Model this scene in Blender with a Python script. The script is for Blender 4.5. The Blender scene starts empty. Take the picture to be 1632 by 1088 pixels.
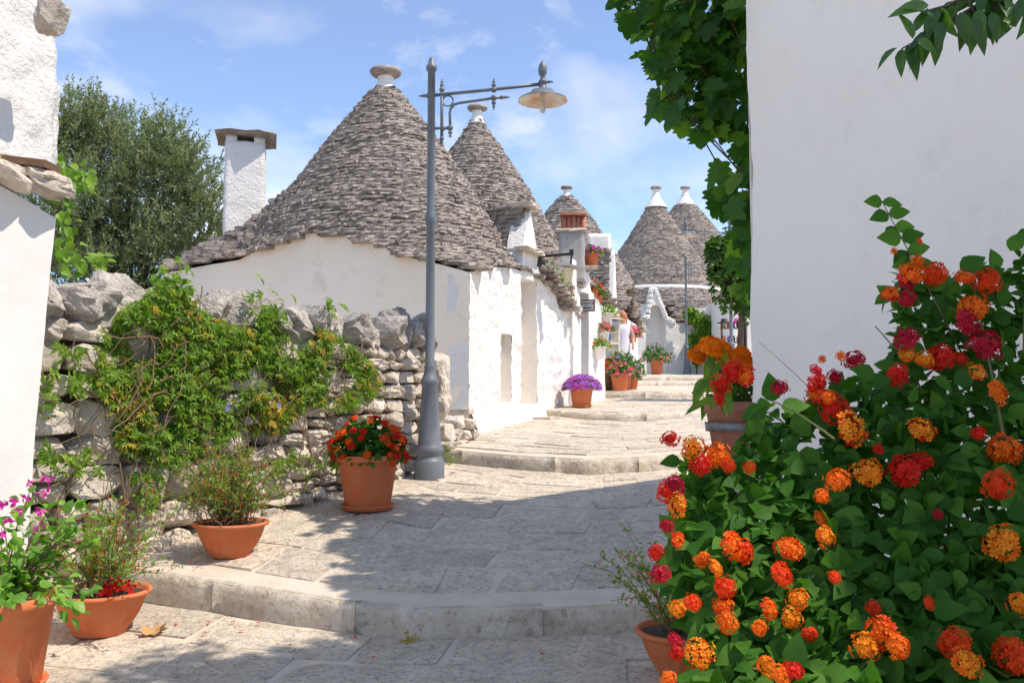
import bpy, math, random
import numpy as np
from mathutils import Vector, Matrix, noise as mnoise
R = math.radians
random.seed(7); rng = np.random.default_rng(7)
scene = bpy.context.scene
col = scene.collection

# ------------------------------------------------------------------ camera, sky, sun, exposure
F = 1450.0; PITCH = math.atan(96 / F)
cam = bpy.data.objects.new('camera', bpy.data.cameras.new('camera'))
cam.data.sensor_width = 36; cam.data.lens = F / 1632 * 36
cam.data.clip_start = 0.05; cam.data.clip_end = 2000
cam.location = (0, 0, 0); cam.rotation_euler = (R(90) + PITCH, 0, 0)
col.objects.link(cam); scene.camera = cam

SUN_H = Vector((0.94, -0.34)).normalized(); SUN_EL = R(58)
TO_SUN = Vector((SUN_H.x * math.cos(SUN_EL), SUN_H.y * math.cos(SUN_EL), math.sin(SUN_EL)))
world = bpy.data.worlds.new('World'); scene.world = world; world.use_nodes = True
def build_world():
    nt = world.node_tree; N = nt.nodes; L = nt.links; N.clear()
    out = N.new('ShaderNodeOutputWorld'); bg = N.new('ShaderNodeBackground'); bg.inputs[1].default_value = 0.148
    sky = N.new('ShaderNodeTexSky'); sky.sky_type = 'NISHITA'; sky.sun_disc = False
    sky.sun_elevation = SUN_EL; sky.sun_rotation = math.atan2(SUN_H.x, SUN_H.y)
    sky.air_density = 0.8; sky.dust_density = 0.0; sky.ozone_density = 3.5; sky.altitude = 1000
    tc = N.new('ShaderNodeTexCoord')
    mp = N.new('ShaderNodeMapping'); mp.inputs['Scale'].default_value = (1, 1, 1.6); mp.inputs['Location'].default_value = (0.31, 0.0, 0.12)
    n1 = N.new('ShaderNodeTexNoise'); n1.inputs['Scale'].default_value = 3.6; n1.inputs['Detail'].default_value = 9; n1.inputs['Roughness'].default_value = 0.5
    n1.inputs['Distortion'].default_value = 0.35
    r1 = N.new('ShaderNodeValToRGB'); r1.color_ramp.elements[0].color = (0.08, 0.08, 0.08, 1); r1.color_ramp.elements[0].position = 0.50; r1.color_ramp.elements[1].position = 0.88
    n2 = N.new('ShaderNodeTexNoise'); n2.inputs['Scale'].default_value = 9; n2.inputs['Detail'].default_value = 8; n2.inputs['Roughness'].default_value = 0.6
    r2 = N.new('ShaderNodeValToRGB'); r2.color_ramp.elements[0].position = 0.56; r2.color_ramp.elements[1].position = 0.72
    mx = N.new('ShaderNodeMath'); mx.operation = 'MULTIPLY_ADD'; mx.inputs[1].default_value = 0.28; mx.use_clamp = True
    m0 = N.new('ShaderNodeMath'); m0.operation = 'MULTIPLY'; m0.inputs[1].default_value = 0.85
    mix = N.new('ShaderNodeMix'); mix.data_type = 'RGBA'
    mix.inputs['B'].default_value = (5.2, 4.95, 4.75, 1)
    L.new(tc.outputs['Generated'], mp.inputs[0]); L.new(mp.outputs[0], n1.inputs[0]); L.new(mp.outputs[0], n2.inputs[0])
    L.new(n1.outputs[0], r1.inputs[0]); L.new(n2.outputs[0], r2.inputs[0])
    L.new(r1.outputs[0], m0.inputs[0]); L.new(r2.outputs[0], mx.inputs[0]); L.new(m0.outputs[0], mx.inputs[2])
    L.new(mx.outputs[0], mix.inputs['Factor']); L.new(sky.outputs[0], mix.inputs['A'])
    L.new(mix.outputs['Result'], bg.inputs[0]); L.new(bg.outputs[0], out.inputs[0])
build_world()
sun = bpy.data.objects.new('sun', bpy.data.lights.new('sun', 'SUN'))
sun.data.energy = 2.85; sun.data.angle = R(0.53); sun.data.color = (1.0, 0.895, 0.76)
sun.rotation_euler = TO_SUN.to_track_quat('Z', 'Y').to_euler(); col.objects.link(sun)
scene.view_settings.view_transform = 'Standard'; scene.view_settings.look = 'None'
scene.view_settings.exposure = 0.88; scene.view_settings.gamma = 1.0
scene.view_settings.use_curve_mapping = False
scene.cycles.use_denoising = True
scene.cycles.max_bounces = 8; scene.cycles.transparent_max_bounces = 6

# ------------------------------------------------------------------ helpers
CP, SP = math.cos(PITCH), math.sin(PITCH)
def P(px, py, Y):
    """world point on the ray through a photo pixel, at world depth Y"""
    a = (px - 816) / F; b = (544 - py) / F
    d = Vector((a, CP - b * SP, SP + b * CP))
    return d * (Y / d.y)
def nz(p, s): return mnoise.noise(Vector(p) * s)

ORG = {}
def tag(o, label=None, cat=None, group=None, kind=None):
    if label: o['label'] = label
    if cat: o['category'] = cat
    if group: o['group'] = group
    if kind: o['kind'] = kind
    return o
def thing(name, loc, label, cat, group=None):
    o = bpy.data.objects.new(name, None); o.empty_display_size = 0.1
    o.location = loc; col.objects.link(o); ORG[o.name] = Vector(loc)
    return tag(o, label, cat, group)
def add(name, me, mat=None, parent=None, M=None, kind=None, label=None):
    o = bpy.data.objects.new(name, me); col.objects.link(o)
    if mat is not None and len(me.materials) == 0:
        for m in (mat if isinstance(mat, (list, tuple)) else [mat]): me.materials.append(m)
    if parent is not None:
        o.parent = parent
        po = ORG[parent.name]
        o.matrix_local = Matrix.Translation(-po) @ (M if M is not None else Matrix.Identity(4))
    elif M is not None: o.matrix_local = M
    ORG[o.name] = Vector((0, 0, 0)) if M is None else None
    if kind: o['kind'] = kind
    if label: o['label'] = label
    return o

class MB:
    def __init__(s): s.v = []; s.f = []; s.m = []; s.n = 0
    def add(s, V, Fs, mi=0):
        V = np.asarray(V, float).reshape(-1, 3)
        s.v.append(V)
        if isinstance(Fs, np.ndarray): s.f.append(Fs + s.n); s.m.append(np.full(len(Fs), mi))
        else:
            by = {}
            for f in Fs: by.setdefault(len(f), []).append(f)
            for k, fs in by.items(): s.f.append(np.array(fs) + s.n); s.m.append(np.full(len(fs), mi))
        s.n += len(V); return s
    def mesh(s, name, smooth=False):
        me = bpy.data.meshes.new(name)
        if not s.v: return me
        V = np.concatenate(s.v)
        me.vertices.add(len(V)); me.vertices.foreach_set('co', V.ravel())
        li = np.concatenate([f.ravel() for f in s.f]); tot = np.concatenate([np.full(len(f), f.shape[1]) for f in s.f])
        me.loops.add(len(li)); me.loops.foreach_set('vertex_index', li.astype(np.int32))
        me.polygons.add(len(tot)); st = np.concatenate([[0], np.cumsum(tot)[:-1]])
        me.polygons.foreach_set('loop_start', st.astype(np.int32))
        me.polygons.foreach_set('material_index', np.concatenate(s.m).astype(np.int32))
        me.polygons.foreach_set('use_smooth', np.full(len(tot), smooth))
        me.update(calc_edges=True); me.validate(); return me
    # ---- primitives
    def box(s, c, sz, Rm=None, mi=0):
        h = np.array(sz) / 2.0
        V = np.array([[x, y, z] for x in (-1, 1) for y in (-1, 1) for z in (-1, 1)]) * h
        if Rm is not None: V = V @ np.array(Rm).T
        return s.add(V + np.array(c), [(0, 1, 3, 2), (4, 6, 7, 5), (0, 4, 5, 1), (2, 3, 7, 6), (0, 2, 6, 4), (1, 5, 7, 3)], mi)
    def lathe(s, prof, c=(0, 0, 0), seg=24, mi=0, mod=None, closed_top=True):
        prof = np.array(prof, float); n = len(prof); a = np.linspace(0, 2 * np.pi, seg, endpoint=False)
        r = np.repeat(prof[:, 0:1], seg, 1)
        if mod is not None: r = r + mod(a[None, :], prof[:, 1:2], r)
        V = np.stack([r * np.cos(a), r * np.sin(a), np.repeat(prof[:, 1:2], seg, 1)], -1).reshape(-1, 3) + np.array(c)
        i = np.arange(n - 1)[:, None] * seg; j = np.arange(seg)[None, :]; k = (j + 1) % seg
        Q = np.stack([i + j, i + k, i + seg + k, i + seg + j], -1).reshape(-1, 4)
        return s.add(V, Q, mi)
    def tube(s, pts, r, seg=6, mi=0, cap=True):
        pts = [Vector(p) for p in pts]; n = len(pts)
        rr = r if isinstance(r, (list, tuple)) else [r] * n
        V = []; up = None
        for i, p in enumerate(pts):
            t = (pts[min(i + 1, n - 1)] - pts[max(i - 1, 0)])
            t = t.normalized() if t.length > 1e-9 else Vector((0, 0, 1))
            if up is None: up = t.orthogonal().normalized()
            up = (up - t * up.dot(t)); up = up.normalized() if up.length > 1e-6 else t.orthogonal().normalized()
            w = t.cross(up)
            for k in range(seg):
                a = 2 * math.pi * k / seg; V.append(p + (up * math.cos(a) + w * math.sin(a)) * rr[i])
        Fs = []
        for i in range(n - 1):
            for k in range(seg):
                k2 = (k + 1) % seg; Fs.append((i * seg + k, i * seg + k2, (i + 1) * seg + k2, (i + 1) * seg + k))
        V = np.array([tuple(v) for v in V]); s.add(V, Fs, mi)
        if cap and seg <= 8:
            s.f.append(np.array([[s.n - seg + k for k in range(seg)]])); s.m.append(np.array([mi]))
            s.f.append(np.array([[s.n - n * seg + k for k in range(seg)][::-1]])); s.m.append(np.array([mi]))
        return s
    def inst(s, T, pos, fr, sc, mi=0):
        """copies of template T=(V,Fs) with frames fr (N,3,3; columns = axes) and scale sc (N,)"""
        TV, TF = T; TV = np.asarray(TV, float); N = len(pos)
        if N == 0: return s
        sc = np.asarray(sc, float).reshape(N, 1, -1)
        V = np.einsum('nij,nmj->nmi', fr, TV[None] * sc) + np.asarray(pos)[:, None]
        by = {}
        for f in TF: by.setdefault(len(f), []).append(f)
        off = (np.arange(N) * len(TV))[:, None, None]
        base = s.n; s.v.append(V.reshape(-1, 3)); s.n += N * len(TV)
        for k, fs in by.items():
            A = (np.array(fs)[None] + off).reshape(-1, k) + base
            s.f.append(A); s.m.append(np.full(len(A), mi))
        return s

def unit(a): a = np.asarray(a, float); return a / np.maximum(np.linalg.norm(a, axis=-1, keepdims=True), 1e-9)
def frames(d, n):
    """columns x, y=d (leaf length), z=n (leaf normal)"""
    y = unit(d); x = unit(np.cross(y, n)); z = np.cross(x, y)
    return np.stack([x, y, z], -1)
def rv(N, s=1.0): return rng.normal(size=(N, 3)) * s

# ------------------------------------------------------------------ materials
def new_mat(name):
    m = bpy.data.materials.new(name); m.use_nodes = True
    nt = m.node_tree; b = nt.nodes['Principled BSDF']; return m, nt, nt.nodes, nt.links, b
def rgb(c): return (c[0], c[1], c[2], 1)
def rnd_value(nt):
    """a random number per object and per loose piece"""
    N, L = nt.nodes, nt.links
    oi = N.new('ShaderNodeObjectInfo'); g = N.new('ShaderNodeNewGeometry')
    a = N.new('ShaderNodeMath'); a.operation = 'ADD'; L.new(oi.outputs['Random'], a.inputs[0]); L.new(g.outputs['Random Per Island'], a.inputs[1])
    f = N.new('ShaderNodeMath'); f.operation = 'FRACT'; L.new(a.outputs[0], f.inputs[0]); return f.outputs[0]
def noise_tex(nt, scale, detail=6, rough=0.6, coord='Position', dist=0.0):
    N, L = nt.nodes, nt.links
    n = N.new('ShaderNodeTexNoise'); n.inputs['Scale'].default_value = scale; n.inputs['Detail'].default_value = detail
    n.inputs['Roughness'].default_value = rough; n.inputs['Distortion'].default_value = dist
    if coord == 'Position': g = N.new('ShaderNodeNewGeometry'); L.new(g.outputs['Position'], n.inputs['Vector'])
    else: t = N.new('ShaderNodeTexCoord'); L.new(t.outputs[coord], n.inputs['Vector'])
    return n.outputs[0]
def ramp(nt, src, stops):
    r = nt.nodes.new('ShaderNodeValToRGB'); e = r.color_ramp.elements
    while len(e) < len(stops): e.new(0.5)
    for i, (p, c) in enumerate(stops): e[i].position = p; e[i].color = rgb(c) if not isinstance(c, (int, float)) else (c, c, c, 1)
    nt.links.new(src, r.inputs[0]); return r.outputs[0]
def mixc(nt, f, a, b, mode='MIX'):
    m = nt.nodes.new('ShaderNodeMix'); m.data_type = 'RGBA'; m.blend_type = mode
    for s, v in (('Factor', f), ('A', a), ('B', b)):
        if isinstance(v, (int, float)): m.inputs[s].default_value = v
        elif isinstance(v, (tuple, list)): m.inputs[s].default_value = rgb(v)
        else: nt.links.new(v, m.inputs[s])
    return m.outputs['Result']
def bump(nt, b, src, strength=0.4, dist=0.02, prev=None):
    n = nt.nodes.new('ShaderNodeBump'); n.inputs['Strength'].default_value = strength; n.inputs['Distance'].default_value = dist
    nt.links.new(src, n.inputs['Height'])
    if prev is not None: nt.links.new(prev, n.inputs['Normal'])
    nt.links.new(n.outputs[0], b.inputs['Normal']); return n.outputs[0]

def stone_mat(name, stops, spot, spot_at=(0.55, 0.7), scale=6, vary=0.35, bumps=(0.7, 0.02), fine=45, rough=0.9):
    m, nt, N, L, b = new_mat(name)
    c = ramp(nt, noise_tex(nt, scale, 8, 0.65), [(0.3 + 0.4 * i / (len(stops) - 1), s) for i, s in enumerate(stops)])
    sp = ramp(nt, noise_tex(nt, scale * 4.3, 6, 0.7), [(spot_at[0], 0.0), (spot_at[1], 1.0)])
    c = mixc(nt, sp, c, spot)
    rv_ = ramp(nt, rnd_value(nt), [(0.0, (1 - vary,) * 3), (0.5, (1, 1, 1)), (1.0, (1 + vary * 0.7, 1 + vary * 0.66, 1 + vary * 0.6))])
    c = mixc(nt, 1.0, c, rv_, 'MULTIPLY')
    L.new(c, b.inputs['Base Color']); b.inputs['Roughness'].default_value = rough; b.inputs['Specular IOR Level'].default_value = 0.25
    p = bump(nt, b, noise_tex(nt, fine, 8, 0.7), bumps[0], bumps[1])
    bump(nt, b, noise_tex(nt, fine * 0.28, 5, 0.6), bumps[0] * 0.8, bumps[1] * 2.2, p)
    return m
def plaster_mat(name, c1, c2, stain, scale=1.3, amt=0.5, bumps=(0.35, 0.015), fine=22):
    m, nt, N, L, b = new_mat(name)
    c = mixc(nt, ramp(nt, noise_tex(nt, scale, 7, 0.62), [(0.35, 0.0), (0.7, 1.0)]), c1, c2)
    s = ramp(nt, noise_tex(nt, scale * 2.7, 8, 0.7, dist=0.6), [(0.56, 0.0), (0.74, amt)])
    c = mixc(nt, s, c, stain)
    L.new(c, b.inputs['Base Color']); b.inputs['Roughness'].default_value = 0.92; b.inputs['Specular IOR Level'].default_value = 0.2
    p = bump(nt, b, noise_tex(nt, fine, 6, 0.6), bumps[0], bumps[1])
    bump(nt, b, noise_tex(nt, fine * 5, 4, 0.6), bumps[0] * 0.6, bumps[1] * 0.3, p)
    return m
def leaf_mat(name, ca, cb, cc=None, trans=0.35, rough=0.45, tcol=None, spec=0.4):
    m, nt, N, L, b = new_mat(name)
    st = [(0.0, ca), (0.6, cb)] + ([(1.0, cc)] if cc else [])
    c = ramp(nt, rnd_value(nt), st)
    c = mixc(nt, 0.6, c, ramp(nt, noise_tex(nt, 30, 3), [(0.3, (0.75, 0.75, 0.75)), (0.7, (1.15, 1.15, 1.15))]), 'MULTIPLY')
    L.new(c, b.inputs['Base Color']); b.inputs['Roughness'].default_value = rough; b.inputs['Specular IOR Level'].default_value = spec
    t = N.new('ShaderNodeBsdfTranslucent')
    tc = mixc(nt, 1.0, c, tcol or (1.5, 1.7, 0.5), 'MULTIPLY'); L.new(tc, t.inputs[0])
    ms = N.new('ShaderNodeMixShader'); ms.inputs[0].default_value = trans
    L.new(b.outputs[0], ms.inputs[1]); L.new(t.outputs[0], ms.inputs[2]); L.new(ms.outputs[0], N['Material Output'].inputs[0])
    return m
def plain_mat(name, c, rough=0.6, metal=0.0, c2=None, scale=8, bmp=0.15, spec=0.4, fine=60, vary=0.0):
    m, nt, N, L, b = new_mat(name)
    cc = mixc(nt, ramp(nt, noise_tex(nt, scale, 7, 0.65), [(0.38, 0.0), (0.68, 1.0)]), c, c2 or tuple(x * 0.8 for x in c))
    if vary: cc = mixc(nt, 1.0, cc, ramp(nt, rnd_value(nt), [(0, (1 - vary,) * 3), (1, (1 + vary,) * 3)]), 'MULTIPLY')
    L.new(cc, b.inputs['Base Color']); b.inputs['Roughness'].default_value = rough; b.inputs['Metallic'].default_value = metal
    b.inputs['Specular IOR Level'].default_value = spec
    if bmp: bump(nt, b, noise_tex(nt, fine, 5, 0.6), bmp, 0.006)
    return m

WHITE = plaster_mat('whitewash', (0.84, 0.81, 0.77), (0.79, 0.76, 0.715), (0.66, 0.585, 0.49), amt=0.5, bumps=(0.85, 0.03))
WHITE_SMOOTH = plaster_mat('smooth_whitewash', (0.95, 0.885, 0.805), (0.92, 0.85, 0.77), (0.80, 0.72, 0.63), scale=1.1, amt=0.5, bumps=(0.5, 0.02), fine=9)
CREAM = plaster_mat('cream_plaster', (0.94, 0.83, 0.69), (0.89, 0.775, 0.63), (0.55, 0.45, 0.33), scale=1.1, amt=0.4, bumps=(0.3, 0.012), fine=18)
WHITE_LIT = plaster_mat('sunlit_whitewash', (0.79, 0.765, 0.735), (0.75, 0.725, 0.69), (0.66, 0.61, 0.55), scale=1.4, amt=0.4, bumps=(0.35, 0.012), fine=10)
GREYPL = plaster_mat('grey_cement', (0.42, 0.41, 0.39), (0.30, 0.29, 0.28), (0.20, 0.19, 0.18), scale=3, amt=0.6)
ROOF = stone_mat('roof_limestone', [(0.17, 0.145, 0.125), (0.30, 0.255, 0.22), (0.44, 0.38, 0.33)], (0.62, 0.555, 0.48), (0.55, 0.68), 9, 0.30, (0.8, 0.02), 40)
ROOFCORE = plain_mat('roof_core_dark', (0.07, 0.06, 0.05), 0.95)  # near-black, the shade between stones is put into the colour
WALLSTONE = stone_mat('wall_limestone', [(0.47, 0.405, 0.335), (0.65, 0.57, 0.48), (0.76, 0.685, 0.59)], (0.36, 0.32, 0.28), (0.56, 0.72), 7, 0.28, (0.9, 0.02), 38)
COPING = stone_mat('coping_limestone', [(0.36, 0.325, 0.29), (0.55, 0.50, 0.45), (0.70, 0.64, 0.575)], (0.22, 0.205, 0.19), (0.56, 0.70), 8, 0.30, (1.0, 0.03), 30)
EARTH = plain_mat('dry_earth', (0.33, 0.26, 0.19), 0.95, c2=(0.22, 0.17, 0.12), scale=3, bmp=0.5)
MORTAR = stone_mat('lime_mortar', [(0.52, 0.455, 0.37), (0.66, 0.58, 0.48)], (0.42, 0.38, 0.33), (0.6, 0.75), 4, 0.0, (0.6, 0.01), 40)
PAVE = stone_mat('paving_limestone', [(0.52, 0.45, 0.365), (0.70, 0.605, 0.485), (0.82, 0.72, 0.585)], (0.38, 0.335, 0.285), (0.51, 0.63), 8, 0.12, (1.0, 0.03), 24)
KERB = stone_mat('kerb_limestone', [(0.48, 0.405, 0.315), (0.62, 0.54, 0.44), (0.73, 0.655, 0.56)], (0.37, 0.295, 0.215), (0.52, 0.68), 4.5, 0.08, (1.0, 0.025), 20)
TERRA = plain_mat('terracotta', (0.58, 0.155, 0.055), 0.72, c2=(0.57, 0.20, 0.095), scale=9, bmp=0.25, spec=0.2, vary=0.08)
TERRA_OLD = plain_mat('weathered_terracotta', (0.42, 0.15, 0.09), 0.8, c2=(0.50, 0.24, 0.16), scale=9, bmp=0.3)
SOIL = plain_mat('potting_soil', (0.05, 0.033, 0.022), 0.95, c2=(0.10, 0.07, 0.05), scale=40, bmp=0.8)
METAL = plain_mat('grey_lamp_paint', (0.17, 0.19, 0.215), 0.45, 0.1, c2=(0.13, 0.145, 0.165), scale=6, bmp=0.12)
ENAMEL = plain_mat('rusty_white_enamel', (0.72, 0.68, 0.62), 0.4, c2=(0.55, 0.30, 0.13), scale=5.5, bmp=0.05)
BLACKM = plain_mat('black_metal', (0.02, 0.02, 0.022), 0.5)
DARKWOOD = plain_mat('dark_wood', (0.045, 0.03, 0.022), 0.6, c2=(0.07, 0.045, 0.03))
WOOD = plain_mat('brown_wood', (0.20, 0.12, 0.065), 0.7, c2=(0.13, 0.075, 0.04), scale=12)
BARK = plain_mat('bark', (0.13, 0.095, 0.068), 0.95, c2=(0.07, 0.052, 0.04), scale=14, bmp=0.8)
STEM = plain_mat('green_stem', (0.10, 0.13, 0.035), 0.6, c2=(0.15, 0.10, 0.045))
DRYSTEM = plain_mat('dry_stem', (0.24, 0.16, 0.09), 0.9, c2=(0.16, 0.10, 0.06))
GREYBAND = plain_mat('zinc_band', (0.30, 0.31, 0.33), 0.5, 0.6, c2=(0.22, 0.16, 0.11), scale=14)
GLASS = plain_mat('frosted_bulb', (0.75, 0.72, 0.62), 0.15, bmp=0)

L_LANT = leaf_mat('lantana_leaf', (0.03, 0.10, 0.012), (0.05, 0.155, 0.016), (0.095, 0.225, 0.026), trans=0.32, rough=0.6, spec=0.16)
L_GRAPE = leaf_mat('grape_leaf', (0.025, 0.085, 0.010), (0.05, 0.15, 0.015), (0.16, 0.30, 0.035), trans=0.5, rough=0.5)
L_BRANCH = leaf_mat('glossy_leaf', (0.03, 0.085, 0.018), (0.045, 0.12, 0.022), (0.09, 0.19, 0.035), trans=0.3, rough=0.35)
L_BOUG = leaf_mat('bougainvillea_leaf', (0.08, 0.21, 0.026), (0.15, 0.33, 0.04), (0.25, 0.44, 0.06), trans=0.38)
L_OLIVE = leaf_mat('olive_leaf', (0.13, 0.17, 0.07), (0.21, 0.26, 0.11), (0.38, 0.42, 0.23), trans=0.3, rough=0.5, tcol=(1.3, 1.4, 0.8))
L_PASS = leaf_mat('passion_leaf', (0.10, 0.20, 0.025), (0.19, 0.32, 0.04), (0.32, 0.40, 0.06), trans=0.42)
L_PASSY = leaf_mat('yellowed_leaf', (0.36, 0.34, 0.03), (0.44, 0.33, 0.03), (0.34, 0.19, 0.04), trans=0.3)
L_LIME = leaf_mat('lime_leaf', (0.10, 0.20, 0.02), (0.16, 0.30, 0.03), (0.24, 0.36, 0.04), trans=0.4)
L_FIG = leaf_mat('tree_leaf', (0.03, 0.08, 0.015), (0.055, 0.13, 0.022), (0.10, 0.19, 0.03), trans=0.35)
L_CUPH = leaf_mat('cuphea_leaf', (0.10, 0.20, 0.03), (0.18, 0.30, 0.04), (0.30, 0.36, 0.07), trans=0.4)
L_POT = leaf_mat('potted_leaf', (0.04, 0.11, 0.018), (0.075, 0.18, 0.03), (0.13, 0.25, 0.045), trans=0.3)
def petal(name, c, c2=None): return leaf_mat(name, c, c2 or c, None, trans=0.3, rough=0.55, tcol=(1.2, 1.0, 0.8), spec=0.2)
MARIG = petal('marigold_petal', (0.95, 0.22, 0.005), (0.96, 0.32, 0.008))
RED = petal('red_petal', (0.56, 0.012, 0.008), (0.70, 0.025, 0.010))
CRIM = petal('crimson_petal', (0.42, 0.008, 0.030), (0.52, 0.012, 0.04))
ORED = petal('orange_red_petal', (0.78, 0.045, 0.008), (0.82, 0.08, 0.010))
ORANGE = petal('orange_petal', (0.85, 0.14, 0.008), (0.86, 0.20, 0.010))
YORANGE = petal('yellow_orange_petal', (0.86, 0.26, 0.012), (0.88, 0.36, 0.02))
PINK = petal('pink_petal', (0.76, 0.09, 0.16), (0.80, 0.16, 0.24))
MAGENTA = petal('magenta_petal', (0.60, 0.035, 0.34), (0.66, 0.07, 0.42))
PURPLE = petal('purple_petal', (0.30, 0.08, 0.50), (0.42, 0.15, 0.62))
BLUE = petal('blue_petal', (0.25, 0.27, 0.62))

# ------------------------------------------------------------------ street levels
EDGES = [
    [(-4.5, 6.7), (-3.2, 6.2), (-2.25, 5.77), (-1.435, 5.39), (-.95, 5.18), (-.545, 5.06), (-.06, 5.08), (.69, 5.17), (1.6, 5.3), (2.6, 5.4)],
    [(-1.6, 10.6), (-.9, 10.0), (-.706, 9.68), (-.3, 9.42), (.09, 9.17), (.763, 8.93), (1.2, 9.04), (1.71, 9.31), (2.6, 9.8)],
    [(0, 14.6), (.3, 14.2), (.55, 13.7), (1.0, 13.1), (1.53, 12.8), (2.2, 13.0), (2.9, 13.6)],
    [(1.2, 17.9), (2, 17.5), (3, 17.4), (4, 17.8)],
    [(1.5, 21.6), (3, 21.4), (4.5, 21.8)],
    [(2, 25.2), (4, 25), (6, 25.3)]]
PLANES = [(-1.28, .05, 5.1), (-1.13, .11, 5.1), (-.55, .073, 9), (-.13, .05, 13.5), (.193, .045, 17.5), (.47, .03, 21.5), (.69, .04, 25)]
def edge_y(i, x): e = np.array(EDGES[i]); return np.interp(x, e[:, 0], e[:, 1])
def plane_z(i, y): a, b, c = PLANES[i]; return a + b * (np.minimum(y, 36) - c)
def ground_z(x, y):
    k = 0
    for i in range(6):
        if y >= edge_y(i, x): k = i + 1
    return float(plane_z(k, y))

def build_ground():
    mb = MB(); n = 60
    xs = np.concatenate([np.linspace(-400, -12, 12), np.linspace(-10, 14, 25), np.linspace(20, 400, 12)])
    ys = np.concatenate([np.linspace(-200, -6, 8), np.linspace(-4, 50, 40), np.linspace(60, 900, 14)])
    X, Y = np.meshgrid(xs, ys)
    Z = np.interp(Y, [-50, 0, 5, 15, 32, 900], [-3.2, -1.75, -1.55, -0.55, 0.55, 0.9])
    V = np.stack([X, Y, Z], -1).reshape(-1, 3); w = len(xs)
    Q = [(j * w + i, j * w + i + 1, (j + 1) * w + i + 1, (j + 1) * w + i) for j in range(len(ys) - 1) for i in range(w - 1)]
    tag(add('ground', mb.add(V, Q).mesh('ground'), EARTH), kind='structure')
build_ground()

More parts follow.
